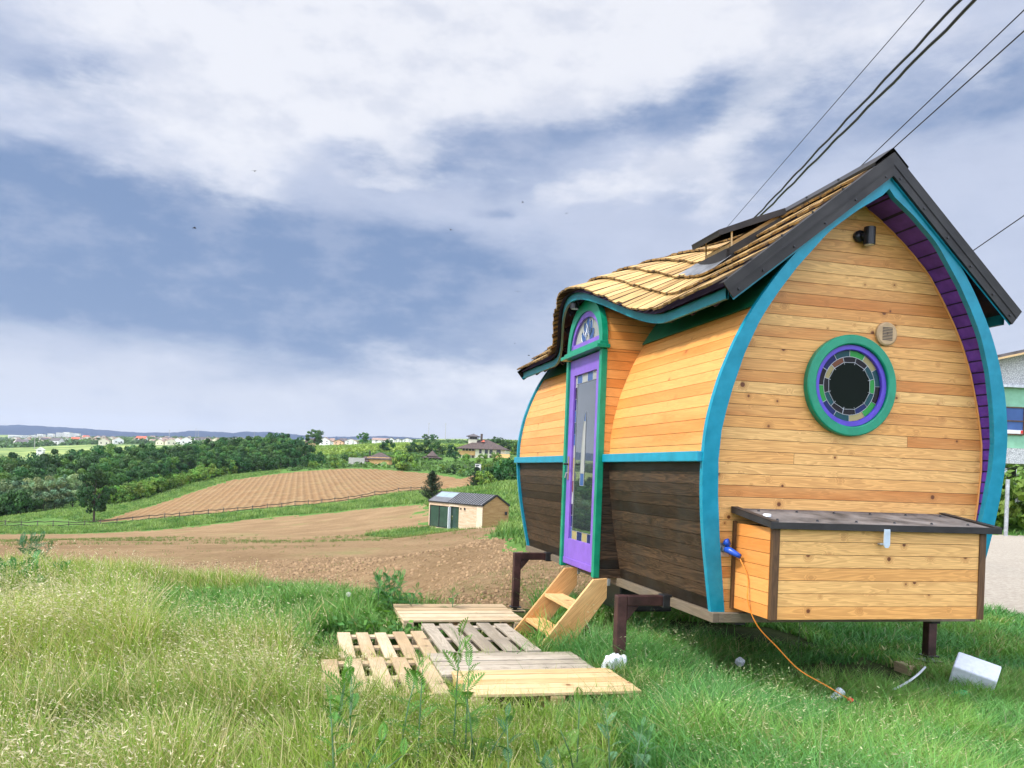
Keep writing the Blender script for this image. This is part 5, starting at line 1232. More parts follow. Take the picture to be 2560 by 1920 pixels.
def gable_house(root, w, d, h, rh, wall, roof, wins=(), front_gable=True, ov=.4):
    """gable faces -y when front_gable; origin at ground centre of the front"""
    mb = MB()
    if front_gable:
        mb.prism([(-w / 2, -3), (w / 2, -3), (w / 2, h), (0, h + rh), (-w / 2, h)], lambda u, v, q: (u, q, v), 0, d); mb.build('wall', wall, root)
        mb = MB(); hw = w / 2 + ov; zz = h - ov * rh / (w / 2)
        mb.prism([(-hw, zz), (0, h + rh), (hw, zz), (hw, zz + .25), (0, h + rh + .25), (-hw, zz + .25)], lambda u, v, q: (u, q, v), -ov, d + ov); mb.build('roof', roof, root)
    else:
        mb.prism([(0, -3), (d, -3), (d, h), (d / 2, h + rh), (0, h)], lambda u, v, q: (q, u, v), -w / 2, w / 2); mb.build('wall', wall, root)
        mb = MB(); zz = h - ov * rh / (d / 2)
        mb.prism([(-ov, zz), (d / 2, h + rh), (d + ov, zz), (d + ov, zz + .25), (d / 2, h + rh + .25), (-ov, zz + .25)], lambda u, v, q: (q, u, v), -w / 2 - ov, w / 2 + ov); mb.build('roof', roof, root)
    for (x, z, ww, hh) in wins:
        mb = MB(); mb.box((x, -.02, z), (ww, .08, hh)); mb.build('window', 'shade', root)
def ridge_house(px0, px1, pyt, Yv, wall, roof, label, fg=True, wins=None, rot=0, rfrac=.4):
    pc = (px0 + px1) / 2; p = onground(pc, Yv); w = (px1 - px0) / F * Yv; top = at(pc, pyt, Yv).z - p.z; rh = top * rfrac; h = top - rh
    r_ = empty('house', p, R(rot), label, 'house')
    if wins is None: wins = [(-w * .25, h * .35, w * .12, h * .2), (w * .2, h * .35, w * .12, h * .2), (-w * .22, h * .8, w * .12, h * .2), (w * .2, h * .8, w * .12, h * .2)]
    gable_house(r_, w, w * .8, h, rh, wall, roof, wins, fg); return r_
ridge_house(796, 822, 1093, 700, 'wallwhite', 'roofpale', 'tall white gabled house, leftmost of the row on the ridge')
ridge_house(822, 832, 1096, 716, 'wallwhite', 'roofpale', 'low pale-roofed annex right behind the tall white house', False)
ridge_house(831, 856, 1099, 690, 'wallpeach', 'roofbrown', 'peach-coloured gabled house on the ridge left of the wide white house')
ridge_house(859, 889, 1097, 690, 'wallwhite', 'roofpale', 'wide white gabled house in the middle of the row on the ridge')
ridge_house(846, 862, 1096, 740, 'wallwhite', 'roofgrey', 'grey-roofed house behind the gap of the peach and wide white houses', False)
ridge_house(927, 968, 1095, 720, 'wallwhite', 'roofpale', 'long white terrace with a brown roof on the ridge', False)
ridge_house(967, 983, 1094, 700, 'wallwhite', 'roofbrown', 'white gabled house directly right of the long terrace')
ridge_house(984, 1000, 1096, 710, 'wallwhite', 'roofbrown', 'white house with dark gable trim, second from the right in the row')
ridge_house(1003, 1027, 1095, 700, 'wallwhite', 'roofbrown', 'white double-gabled house at the right end of the row on the ridge')
ridge_house(761, 782, 1096, 660, 'wallpeach', 'roofbrown', 'low brown-roofed house half behind the wood on the ridge', False)
# distant town
proto_t = []
for i, (wall, roof) in enumerate([('wallwhite', 'roofpale'), ('wallwhite', 'roofgrey'), ('wallcream', 'roofpale'), ('wallwhite', 'roofred')]):
    r_ = empty('town_house'); gable_house(r_, 12, 10, 5.5, 3.2, wall, roof, [(-3, 2.8, 1.6, 1.6), (3, 2.8, 1.6, 1.6)], i % 2 == 0); proto_t.append(r_)
for i in range(100):
    px = rs.uniform(20, 570) if i < 80 else rs.uniform(560, 700); Yv = 1000 + 1500 * rs.random() ** 1.2; x = ray(px, 1180).x * Yv; s = rs.uniform(.7, 1.15); kx = rs.choice([0, 0, 1, 1, 2, 2])
    place(proto_t[kx], x, Yv, s, 'tiny pale house in the distant town beyond the wood', 'house', 'houses of the distant town', rz=R(rs.uniform(-50, 50)))
for px, py, Yv, s, lab in [(185, 1118, 1250, 1.0, 'red-roofed house at the left of the distant town'), (350, 1112, 1250, 1.15, 'largest red-roofed house of the distant town, above the middle of the wood'), (213, 1096, 2100, 1.2, 'red-roofed block at the far top of the distant town')]:
    x = ray(px, py).x * Yv; place(proto_t[3], x, Yv, s, lab, 'house', rz=0)
mbk = None
for i, (px, w, h, Yv) in enumerate([(36, 34, 11, 2350), (100, 16, 13, 2300), (125, 14, 14, 2300), (148, 18, 16, 2300), (166, 20, 17, 2300), (186, 20, 14, 2350), (62, 20, 10, 2300), (80, 18, 10, 2350)]):
    x = ray(px, 1180).x * Yv; r_ = empty('apartment_block', (x, Yv, gz(x, Yv)), R(rs.uniform(-15, 15)), 'far white apartment block on the horizon at the left of the town', 'building', 'far white blocks')
    mb = MB(); mb.box((0, 0, h / 2), (w, 14, h + 2)); mb.build('wall', 'wallwhite', r_); mb = MB(); mb.box((0, 0, h + 1.3), (w + .6, 14.6, .6)); mb.build('roof', 'roofgrey', r_)
    mb = MB(); [mb.box((0, -7.02, 1.8 + 3 * j), (w * .9, .1, 1.2)) for j in range(int(h // 3))]; mb.build('window_bands', 'shade', r_)
p = onground(97, 640); r_ = empty('summer_house', p, R(10), 'small white house alone in the bright meadow beyond the wood at left', 'house'); gable_house(r_, 4.6, 4, 1.8, 1.4, 'wallwhite', 'wallwhite', [(0, .9, 2.5, .8)]); 
r_.location.z = at(97, 1130, 640).z
# power poles of the plain
for px, Yv, H in ((84, 900, 16), (420, 1300, 20), (492, 1300, 20), (632, 1500, 20), (1068, 900, 20), (1110, 900, 20), (486, 1600, 26)):
    x = ray(px, 1180).x * Yv; g = gz(x, Yv); mb = MB(); mb.tube([(0, 0, -1), (0, 0, H)], [.35, .2], 6); mb.box((0, 0, H - 1), (2.4, .2, .2)); o = mb.build('utility_pole', 'concrete'); o.location = (x, Yv, g); tag(o, 'thin distant utility pole rising over the plain near the skyline', 'pole', 'distant utility poles')

# villa with tower
VY = 400.0; vp = onground(1205, VY); vz = at(1205, 1147, VY).z; villa = empty('villa', (vp.x, VY, vz), R(-8), 'big cream villa with brown hipped roof, square tower and orange terrace walls', 'villa')
u_ = VY / F     # metres per photo pixel there
def vx(px): return (px - 1205) * u_
def vh(py): return (1147 - py) * u_
def hip(mb, x0, x1, y0, y1, z0, zt, ridge, t=.25):
    cx_, cy_ = (x0 + x1) / 2, (y0 + y1) / 2; a, b = Vector((cx_ - ridge, cy_, zt)), Vector((cx_ + ridge, cy_, zt)); c = [Vector((x0, y0, z0)), Vector((x1, y0, z0)), Vector((x1, y1, z0)), Vector((x0, y1, z0))]
    mb.face([c[0], c[1], b, a]); mb.face([c[1], c[2], b]); mb.face([c[2], c[3], a, b]); mb.face([c[3], c[0], a]); mb.face([v - Vector((0, 0, t)) for v in reversed(c)])
    for i in range(4): mb.face([c[i], c[i] - Vector((0, 0, t)), c[(i + 1) % 4] - Vector((0, 0, t)), c[(i + 1) % 4]])
mb = MB(); mb.box(((vx(1186) + vx(1262)) / 2, 7, vh(1123) / 2 - 1), (vx(1262) - vx(1186), 14, vh(1123) + 2)); mb.box(((vx(1160) + vx(1190)) / 2, 9, vh(1123) / 2 - 1), (vx(1190) - vx(1160), 9, vh(1123) + 2)); mb.build('wall', 'wallcream', villa)
mb = MB(); hip(mb, vx(1138), vx(1265), -1.5, 16, vh(1122), vh(1097), 1.5); rf = mb.build('roof', 'roofbrown', villa)
mb = MB(); mb.box((vx(1195), 6, vh(1094)), (.9, .9, 4)); mb.build('chimney', 'roofbrown', rf)
mb = MB(); mb.face([(vx(1196), 3.2, vh(1104)), (vx(1206), 3.2, vh(1104)), (vx(1201), 6.8, vh(1097.4))]); mb.build('red_patch', 'roofred', rf)
mb = MB(); mb.box(((vx(1141) + vx(1186)) / 2, 1.2, (vh(1128) + vh(1139)) / 2), (vx(1186) - vx(1141), .5, vh(1128) - vh(1139))); mb.box(((vx(1234) + vx(1275)) / 2, -1.5, vh(1136) / 2 - .6), (vx(1275) - vx(1234), .6, vh(1132) + 1.4)); mb.build('terrace_wall', 'wallorange', villa)
for px in (1143, 1151, 1159, 1167, 1175, 1183):
    mb = MB(); mb.tube([(vx(px), 1.2, -2), (vx(px), 1.2, vh(1123))], .22, 8); mb.build('terrace_pillar', 'wallcream' if px % 2 else 'roofbrown', villa)
for px, py, w, h in ((1199, 1128, 1.2, 2.2), (1214, 1128, 1.5, 2.2), (1226, 1128, 1.5, 2.2), (1245, 1128, 2.0, 2.0), (1214, 1142, 1.4, 1.6), (1226, 1142, 1.4, 1.6)):
    mb = MB(); mb.box((vx(px), -.03, vh(py)), (w, .12, h)); mb.build('window', 'shade', villa)
mb = MB(); mb.box(((vx(1144) + vx(1184)) / 2, 4.4, vh(1126)), (6.5, .2, 2.2)); mb.build('window', 'shade', villa)
tower = empty('tower', (0, 0, 0)); tower.parent = villa
mb = MB(); mb.box((vx(1174), 6, (vh(1099) + vh(1120)) / 2), (4.0, 4.0, vh(1098) - vh(1120))); mb.build('tower_wall', 'wallcream', tower)
mb = MB(); mb.box((vx(1174), 6, vh(1094)), (3.2, 3.2, 1.9)); mb.build('tower_glazing', 'shade', tower)
mb = MB(); [mb.box((vx(1174) + i * .95, 6 + j * 1.8, vh(1094)), (.25, .25, 1.9)) for i in (-2, -1, 0, 1, 2) for j in (-1, 1)]; mb.build('tower_posts', 'roofbrown', tower)
mb = MB(); hip(mb, vx(1174) - 3.1, vx(1174) + 3.1, 2.9, 9.1, vh(1090.5), vh(1083.5), .05, .2); mb.build('tower_roof', 'roofgrey', tower)
# orange outbuilding with hipped roof and white yard wall
OY = 330.0; op = onground(925, OY); oz = at(925, 1156, OY).z; ob = empty('outbuilding', (op.x, OY, oz), R(-4), 'low orange outbuilding with dark hipped roofs and a chimney pipe', 'building'); uo = OY / F
ox = lambda px: (px - 925) * uo; oh = lambda py: (1156 - py) * uo
mb = MB(); mb.box((ox(944), 3, oh(1150) - 1), (ox(972) - ox(916), 6, 4.4)); mb.build('wall', 'wallorange', ob)
mb = MB(); hip(mb, ox(911), ox(978), -.8, 8, oh(1146.5), oh(1130), .5); hip(mb, ox(896), ox(922), -1.5, 5, oh(1153), oh(1141), .3); rf = mb.build('roof', 'roofbrown', ob)
mb = MB(); mb.tube([(ox(920), 2, oh(1150)), (ox(920), 2, oh(1127))], .3, 8); mb.build('chimney', 'blackmetal', rf)
yw = empty('yard_wall', (op.x, OY, oz), R(-4), 'pale concrete yard wall left of the orange outbuilding', 'wall'); mb = MB(); mb.box((ox(894), -2.4, oh(1156) - .2), (ox(914) - ox(874), .4, 3.6)); mb.box((ox(938), -2.4, -1.4), (ox(960) - ox(914), .4, 1.6)); mb.build('wall_panel', 'concrete', yw)
# gazebo
GY = 378.0; gp = onground(1078, GY); gzz = at(1078, 1148, GY).z; gb = empty('gazebo', (gp.x, GY, gzz), 0, 'small open gazebo under a pointed brown roof left of the villa', 'gazebo'); ug = GY / F
mb = MB(); hip(mb, -24 * ug, 25 * ug, -2, 7, (1148 - 1144) * ug, (1148 - 1139) * ug, 1.2); hip(mb, -13 * ug, 14 * ug, -1, 4, (1148 - 1140) * ug, (1148 - 1126) * ug, .05); mb.build('roof', 'roofbrown', gb)
mb = MB(); [mb.box((x, y, -.2), (.35, .35, 2.4)) for x in (-3, -1, 1, 3) for y in (-1, 4)]; mb.build('posts', 'roofbrown', gb)
# white hide on stilts
hp = onground(1195, 215); hide = empty('hide', (hp.x, 215, at(1195, 1186, 215).z), R(-6), 'small white lookout hide on stilts standing in the scrub below the villa', 'hide')
mb = MB(); mb.box((0, 0, 2.1), (1.35, 1.2, .95)); mb.build('cabin', 'wallwhite', hide, bev=.04)
mb = MB(); mb.box((.05, 0, 2.62), (1.6, 1.4, .08)); mb.build('roof', 'grey', hide)
mb = MB(); mb.box((-.1, -.61, 2.2), (.9, .03, .3)); mb.build('window', 'shade', hide)
mb = MB(); [mb.bar((sx * .8, sy * .7, -1), (sx * .55, sy * .5, 1.7), .1, .1) for sx in (-1, 1) for sy in (-1, 1)]; mb.bar((-.7, -.6, .4), (.7, -.6, 1.4), .08, .08); mb.build('stilts', 'grey', hide)

# little modern cabin in the lower field
CXa, CYa = -2.6, 80.0; ang = math.atan2(7.3, -5.8); cab_ = empty('cabin', (CXa, CYa, at(1211, 1338, 80).z), 0, 'small modern wooden cabin with seamed metal gable roof and glass front in the lower field', 'cabin')
ul = Vector((-5.8, 7.3, 0)).normalized(); ug_ = Vector((7.3, 5.8, 0)).normalized(); CL, CW, CH, CR = 9.3, 3.1, 2.72, .95
cf = lambda l, w, z: (ul * l + ug_ * w + Vector((0, 0, z)))
mb = MB()
def cpanel(mb, l0, l1, z0, z1, w=0.0, t=.04): mb.prism([(l0, z0), (l1, z0), (l1, z1), (l0, z1)], lambda u, v, d: cf(u, d, v), w, w + t)
for l0, l1, z0, z1 in ((0, 1.0, -.6, CH), (1.02, 3.9, -.6, CH), (3.92, 5.45, 2.42, CH), (5.45, 5.62, -.1, CH), (5.62, CL - .25, 2.38, CH), (5.62, CL - .25, -.6, .22), (CL - .25, CL, -.6, CH), (3.92, 5.45, -.6, .05)): cpanel(mb, l0, l1, z0, z1)
mb.build('front_wall', 'cabinwood', cab_)
mb = MB(); mb.prism([(0, -.6), (CW, -.6), (CW, CH), (CW / 2, CH + CR), (0, CH)], lambda u, v, d: cf(d, u, v), 0.0, .06); mb.prism([(0, -.6), (CW, -.6), (CW, CH), (CW / 2, CH + CR), (0, CH)], lambda u, v, d: cf(d, u, v), CL - .06, CL)
mb.prism([(0, -.6), (CL, -.6), (CL, CH), (0, CH)], lambda u, v, d: cf(u, d, v), CW - .05, CW); mb.build('gable_wall', 'cabingable', cab_)
mb = MB(); ovh = .06
mb.prism([(-ovh, CH - .02), (CW / 2, CH + CR), (CW + ovh, CH - .02), (CW + ovh, CH + .1), (CW / 2, CH + CR + .12), (-ovh, CH + .1)], lambda u, v, d: cf(d, u, v), -.05, CL + .05); rf = mb.build('roof', 'cabroof', cab_)
mb = MB()
for i in range(15):
    l = .1 + i * .40
    a, b = cf(l, -.06, CH + .105), cf(l, CW / 2, CH + CR + .125); mb.bar(a, b, .05, .07)
mb.bar(cf(-.07, -.07, CH + .06), cf(-.07, CW / 2, CH + CR + .09), .08, .14); mb.bar(cf(CL + .06, -.07, CH + .06), cf(CL + .06, CW / 2, CH + CR + .09), .08, .14); mb.bar(cf(-.07, CW + .07, CH + .06), cf(-.07, CW / 2, CH + CR + .09), .08, .14); mb.bar(cf(-.06, -.07, CH + .02), cf(CL + .06, -.07, CH + .02), .06, .12)
mb.build('roof_trim', 'black', rf)
for l0, l1 in ((6.0, 7.5), (7.56, 9.1)):
    mb = MB(); a = .06; z = lambda w: CH + .125 + w / (CW / 2) * (CR + .01)
    mb.face([cf(l0, .2, z(.2)), cf(l1, .2, z(.2)), cf(l1, 1.42, z(1.42)), cf(l0, 1.42, z(1.42))]); mb.build('roof_window', paint('pale_glass', (.27, .34, .36), .15, .05, 0), rf)
mb = MB(); mb.face([cf(5.62, .02, .22), cf(CL - .25, .02, .22), cf(CL - .25, .02, 2.38), cf(5.62, .02, 2.38)]); mb.build('picture_window', 'cabinglass', cab_)
mb = MB(); [mb.bar(cf(l, 0, .22), cf(l, 0, 2.38), .07, .07, up=(1, 0, 0)) for l in (5.66, 7.35, CL - .29)]; mb.bar(cf(5.62, 0, 2.36), cf(CL - .25, 0, 2.36), .06, .06); mb.bar(cf(5.62, 0, .24), cf(CL - .25, 0, .24), .06, .06); mb.build('window_frame', 'black', cab_)
mb = MB(); mb.face([cf(3.95, .15, .05), cf(5.45, .15, .05), cf(5.45, .15, 2.42), cf(3.95, .15, 2.42)]); mb.build('doorway', 'cabinglass', cab_)
mb = MB(); mb.prism([(5.35, .05), (5.35, 2.35)] + [(5.28, 2.35), (5.28, .05)], lambda u, v, d: cf(u, d, v), -.3, 0.0); mb.build('open_door', 'plastic', cab_)
mb = MB(); mb.bar(cf(5.0, -.02, 1.1), cf(4.6, -.3, 1.5), .06, .06); mb.build('door_handle', 'brass', cab_)
for l, z, w in ((2.9, 2.3, .16), (3.55, 2.27, .12)):
    mb = MB(); mb.box(cf(l, -.04, z), (w, w, w * 1.3)); mb.build('wall_lamp', 'blackmetal', cab_)
mb = MB(); mb.box(cf(-.05, CW - .35, 2.05), (.22, .22, .3)); mb.build('vent', 'blackmetal', cab_)

# green building behind on the right
gb_ = empty('green_building', (24.5, 38, 0), R(4), 'green-walled building on posts with a patterned stone gable at the right edge', 'building')
M['greenwall'] = paint('green_render', (.22, .44, .29), .8, .08, .1, 2)
m_, nt_, b_ = newmat('stone_cladding'); o_ = objco(nt_); v_ = nn(nt_, 'ShaderNodeTexVoronoi', i_Scale=13, feature='DISTANCE_TO_EDGE'); nt_.links.new(o_, v_.inputs['Vector'])
nt_.links.new(mixc(nt_, smooth(nt_, v_.outputs[0], .0, .2), (.26, .26, .26), mixc(nt_, noise(nt_, o_, 9, 4), (.38, .38, .38), (.72, .71, .69))), b_.inputs['Base Color']); b_.inputs['Roughness'].default_value = .9; M['stone'] = m_
E_ = EYE
mb = MB(); mb.box((1.5, 4, E_ + 3.3), (11, 8, 2.72)); mb.build('green_wall', 'greenwall', gb_, bev=.02)
mb = MB(); mb.prism([(-4.1, E_ + 4.67), (7.1, E_ + 4.67), (7.1, E_ + 8.4), (-4.1, E_ + 5.62)], lambda u, v, d: (u, d, v), -.03, 7.9); mb.box((1.5, 4, E_ + 1.6), (11.1, 8.1, .68)); mb.build('stone_wall', 'stone', gb_)
mb = MB(); mb.prism([(-4.6, E_ + 5.50), (7.6, E_ + 8.55), (7.6, E_ + 8.75), (-4.6, E_ + 5.70)], lambda u, v, d: (u, d, v), -.6, 8.4); rf = mb.build('roof', 'roofgrey', gb_)
mb = MB(); mb.prism([(-4.6, E_ + 5.48), (7.6, E_ + 8.53), (7.6, E_ + 8.62), (-4.6, E_ + 5.57)], lambda u, v, d: (u, d, v), -.66, -.6); mb.build('roof_edge', 'newwood', rf)
mb = MB(); mb.box((1.5, -.1, E_ + 4.68), (11.2, .3, .12)); mb.build('stone_ledge', 'grey', gb_)
mb = MB(); [mb.box((x, y, E_ - .2), (.3, .3, 3.0)) for x in (-3.8, -.5, 3, 6.8) for y in (.2, 7.8)]; mb.build('posts', 'blackmetal', gb_)
wn = empty('window', (-2.35, -.03, E_ + 3.15)); wn.parent = gb_
mb = MB(); mb.box((0, 0, 0), (.9, .04, 1.15)); mb.build('pane', 'p_petal', wn); mb = MB(); [mb.box((x, -.03, 0), (.05, .05, 1.2)) for x in (-.45, .45)]; [mb.box((0, -.03, z), (.95, .05, .05)) for z in (-.6, 0, .6)]; mb.build('frame', 'cornertrim', wn)
mb = MB(); mb.box((.0, -.04, -.48), (.8, .02, .16)); mb.build('goods', 'wallwhite', wn); mb = MB(); mb.box((.36, -.055, -.48), (.1, .02, .14)); mb.build('red_item', 'red', wn)
cf_ = empty('container', (26.5, 48, 0), R(8), 'white container standing behind the posts of the green building', 'container'); mb = MB(); mb.box((-2, 0, 1.3), (8, 2.4, 2.6)); [mb.box((-5.8 + i * .4, -1.22, 1.3), (.16, .06, 2.4)) for i in range(20)]; mb.build('shell', 'wallwhite', cf_, bev=.03)
for i, (px, Yv) in enumerate(((2516, 30), (2590, 30))):
    q = at(px, 1290, Yv); mb = MB(); mb.tube([(0, 0, -.2), (0, 0, 2.0)], .07, 10); o = mb.build('fence_post', 'grey'); o.location = (q.x, Yv, gz(q.x, Yv)); tag(o, 'white metal post on the yard edge before the green building', 'post', 'white yard posts')
for px, Yv, s, kx, lab in ((2535, 33, .75, 0, 'leafy green bush beside the white post at the right edge'), (2580, 32, .9, 1, 'leafy bush at the far right edge under the green building'), (2500, 33, .45, 0, 'low bush at the foot of the white post'), (2470, 33, .5, 1, 'low bush glimpsed past the right rim of the tiny house')):
    x = ray(px, 1290).x * Yv; place(P_bush[kx], x, Yv, s, lab, 'bush')

# rail fence between the two fields
def fence_line():
    pts = [(-260, 138), (0, 140), (200, 142), (350, 145), (520, 147), (700, 150), (850, 156), (950, 160), (1062, 166)]
    px = np.linspace(-260, 1062, 400); Yv = np.interp(px, [a for a, b in pts], [b for a, b in pts]); return [(float(ray(a, 1180).x * b), float(b)) for a, b in zip(px, Yv)]
fl_ = fence_line(); acc = 0; posts = [fl_[0]]
for a, b in zip(fl_[:-1], fl_[1:]):
    acc += math.hypot(b[0] - a[0], b[1] - a[1])
    if acc >= 2.35: posts.append(b); acc = 0
fen = empty('rail_fence', (posts[0][0], posts[0][1], gz(*posts[0])), 0, 'long rustic rail fence of grey posts and dark rails between the two fields', 'fence'); o0 = fen.location.copy()
rr = random.Random(3); mbp, mbr = MB(), MB(); prev = None; M['railwood'] = paint('dark_rail', (.045, .032, .022), .9, .25, .3); M['postwood'] = paint('post_wood', (.16, .14, .11), .9, .3, .3)
for i, (x, y) in enumerate(posts):
    g = gz(x, y); h = rr.uniform(1.0, 1.25); b = Vector((x, y, g)) - o0; t = b + Vector((rr.uniform(-.08, .08), 0, h)); mbp = MB(); mbp.tube([b - Vector((0, 0, .3)), t], [.085, .065], 6); mbp.build('post', 'postwood', fen)
    r1 = b + Vector((0, -.1, h - .22 + rr.uniform(-.08, .08))); r2 = b + Vector((0, -.1, .42 + rr.uniform(-.1, .1)))
    if prev:
        for a_, c_ in ((prev[0], r1), (prev[1], r2)): m__ = (a_ + c_) / 2 - Vector((0, 0, rr.uniform(.0, .14))); mbr.tube([a_, m__, c_], [.062, .072, .062], 5)
    prev = (r1, r2)
mbr.build('rails', 'railwood', fen)

# =================================================================== GRASS
NPAL = [t[:4] for t in PAL]
def house_local(x, y):
    c, s = math.cos(HTH), math.sin(HTH); dx, dy = x - HX, y - HY; return dx * c + dy * s, -dx * s + dy * c
def on_pallet(x, y, m=0.0):
    u, v = house_local(x, y); r = np.zeros(x.shape, bool)
    for a, b, c, d in NPAL: r |= (u > a - m) & (u < b + m) & (v > c - m) & (v < d + m)
    return r
def blades(name, x, y, h, w, lean, col, tipcol, label, cat, seed, nseg=3, heads=None, headcol=(.60, .54, .34), wind=(.0, .0), headn=6, mode='grass'):
    r = np.random.default_rng(seed); n = len(x); z = heights(x, y) - .015
    a = r.uniform(0, 2 * np.pi, n); L = lean * r.uniform(.3, 1.4, n)
    dx = np.cos(a) * L + wind[0]; dy = np.sin(a) * L + wind[1]
    f = r.uniform(0, np.pi, n); fx, fy = np.cos(f), np.sin(f)
    lv = []
    for k in range(nseg + 1):
        t = k / nseg; up = h * (t - .22 * t * t * np.minimum(np.hypot(dx, dy), 1.4)); px = x + dx * h * t ** 2.1; py = y + dy * h * t ** 2.1
        ww = w * (1 - t ** 1.6) * .5 + .0003
        lv.append((np.stack([px - fx * ww, py - fy * ww, z + up], 1), np.stack([px + fx * ww, py + fy * ww, z + up], 1), np.stack([px, py, z + up], 1)))
    V = []; C = []
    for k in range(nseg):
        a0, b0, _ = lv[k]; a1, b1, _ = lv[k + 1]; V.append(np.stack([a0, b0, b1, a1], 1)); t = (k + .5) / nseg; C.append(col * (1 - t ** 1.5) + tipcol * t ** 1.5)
    V = np.concatenate(V); C = np.concatenate(C)
    if heads is not None and heads.any():
        ix = np.nonzero(heads)[0]; tip = lv[-1][2][ix]; pre = lv[-2][2][ix]; d = tip - pre; d /= np.linalg.norm(d, axis=1, keepdims=True) + 1e-9; hv, hc = [], []
        for j in range(headn):
            t = j / headn; sc = h[ix] / .6; base = tip - d * (.16 * (1 - t) * sc)[:, None]; side = r.normal(size=(len(ix), 3)) * .55; side[:, 2] = side[:, 2] * .3 - .30; dd = d * .7 + side; dd[:, 0] += wind[0] * .8; dd /= np.linalg.norm(dd, axis=1, keepdims=True)
            st_ = base + dd * (.040 * sc * r.uniform(.3, 1.4, len(ix)))[:, None]; ln = (.021 * sc * r.uniform(.7, 1.3, len(ix)))[:, None]; sd_ = np.cross(dd, rand_unit(len(ix), r)); sd_ /= np.linalg.norm(sd_, axis=1, keepdims=True) + 1e-9
            wd = ln * .10 * HEADW; hv.append(np.stack([st_, st_ + dd * ln * .45 + sd_ * wd, st_ + dd * ln, st_ + dd * ln * .45 - sd_ * wd], 1)); hc.append(np.array(headcol)[None] * r.uniform(.65, 1.25, (len(ix), 1)) * np.array([1, 1, 1])[None])
        V = np.concatenate([V] + hv); C = np.concatenate([C] + hc)
    o = quad_mesh(name, V, np.clip(C, .004, .9), 'grass'); return tag(o, label, cat, None, 'stuff')
HEADW = 1.0
def scatter(n, p0, p1, Y0, Y1, r):
    """uniform over ground area inside a wedge of view"""
    Yv = np.sqrt(r.uniform(Y0 * Y0, Y1 * Y1, n)); px = r.uniform(p0, p1, n); return (px - CX) / F * Yv, Yv
r_ = np.random.default_rng(42)
def patch(x, y, sc, seed): return np.clip(.5 + fbm2(x, y, sc, seed) * .9, 0, 1)
def cols(n, a, b, t, r, v=.25):
    a, b = np.array(a)[None], np.array(b)[None]; c = a * (1 - t[:, None]) + b * t[:, None]; return c * r.uniform(1 - v, 1 + v, (n, 1))
# tall meadow grass on the left, with straw seed heads
def meadow(n, Y0, Y1, wmul, seed, name='tall_grass', headp=.17):
    r = np.random.default_rng(seed); x, y = scatter(n, -420 if Y0 < 5 else -300, 1560, Y0, Y1, r)
    u, v = house_local(x, y)
    edge = 11.6 + .25 * fbm2(x, y, 1.3, 3) * 1.5 - np.clip(x + 3.6, 0, 3) * .75
    keep = (y < edge) & ~on_pallet(x, y, -.02) & (u < -.42 + .25 * fbm2(x, y, 2.2, 5)) 
    keep &= ~inpoly(SOIL, x, y + .3)
    near_p = on_pallet(x, y, .22) | ((u > -1.1) & (v > 1.5) & (v < 3.0)); keep &= ~((u > -.95) & (v > 1.6) & (v < 2.85) & (r.uniform(0, 1, n) < .6))
    p = patch(x, y, .9, 21); q = patch(x, y, 1.7, 33); lush = smooth01(p, .60, .85) * .85
    # clumping
    cl_ = patch(x, y, 5.0, 77) * .6 + .4 * patch(x, y, 11.0, 79); keep &= r.uniform(0, 1, n) < (.28 + .8 * cl_ ** 1.3)
    right = smooth01(x, -1.6, .2)
    h = (.37 + .14 * q) * (1 - .35 * lush) * (1 - .38 * right) * r.uniform(.5, 1.2, n) * (1 - .38 * smooth01(y, 7.5, 11.5)); h = h * (.72 + .5 * cl_); h = np.where(near_p, h * .45, h)
    h *= np.where(v < -.0, 1.0, 1.0)
    s = r.uniform(0, 1, n); dry = (s < (.32 * (1 - lush) * (1 - .6 * right)))
    col = cols(n, (.10, .21, .028), (.27, .38, .07), np.clip(q * .6 + r.uniform(0, .45, n), 0, 1), r); lushc = cols(n, (.06, .18, .045), (.17, .36, .09), r.uniform(0, 1, n), r); col = col * (1 - lush[:, None]) + lushc * lush[:, None]
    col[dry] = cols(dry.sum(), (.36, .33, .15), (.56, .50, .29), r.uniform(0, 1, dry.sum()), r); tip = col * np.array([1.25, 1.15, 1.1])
    hd = (r.uniform(0, 1, n) < headp * (.25 + 1.6 * smooth01(patch(x, y, 1.3, 44), .4, .75)) * (1 - .8 * lush) * (1 - .72 * right)); h = np.where(hd, h * 1.22, h); w = r.uniform(.003, .0065, n) ** 1.0 * wmul * np.where(r.uniform(0, 1, n) < .25, 2.3, 1.35); w = np.where(hd, w * .35, w)
    k = keep
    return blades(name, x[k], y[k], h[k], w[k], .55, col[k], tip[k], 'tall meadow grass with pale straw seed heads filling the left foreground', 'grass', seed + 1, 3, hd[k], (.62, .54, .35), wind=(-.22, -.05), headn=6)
def smooth01(x, a, b): t = np.clip((x - a) / (b - a), 0, 1); return t * t * (3 - 2 * t)
meadow(190000, 2.9, 7.2, 1.0, 51)
HEADW = 1.6
meadow(150000, 7.2, 12.8, 1.8, 52)
HEADW = 1.0
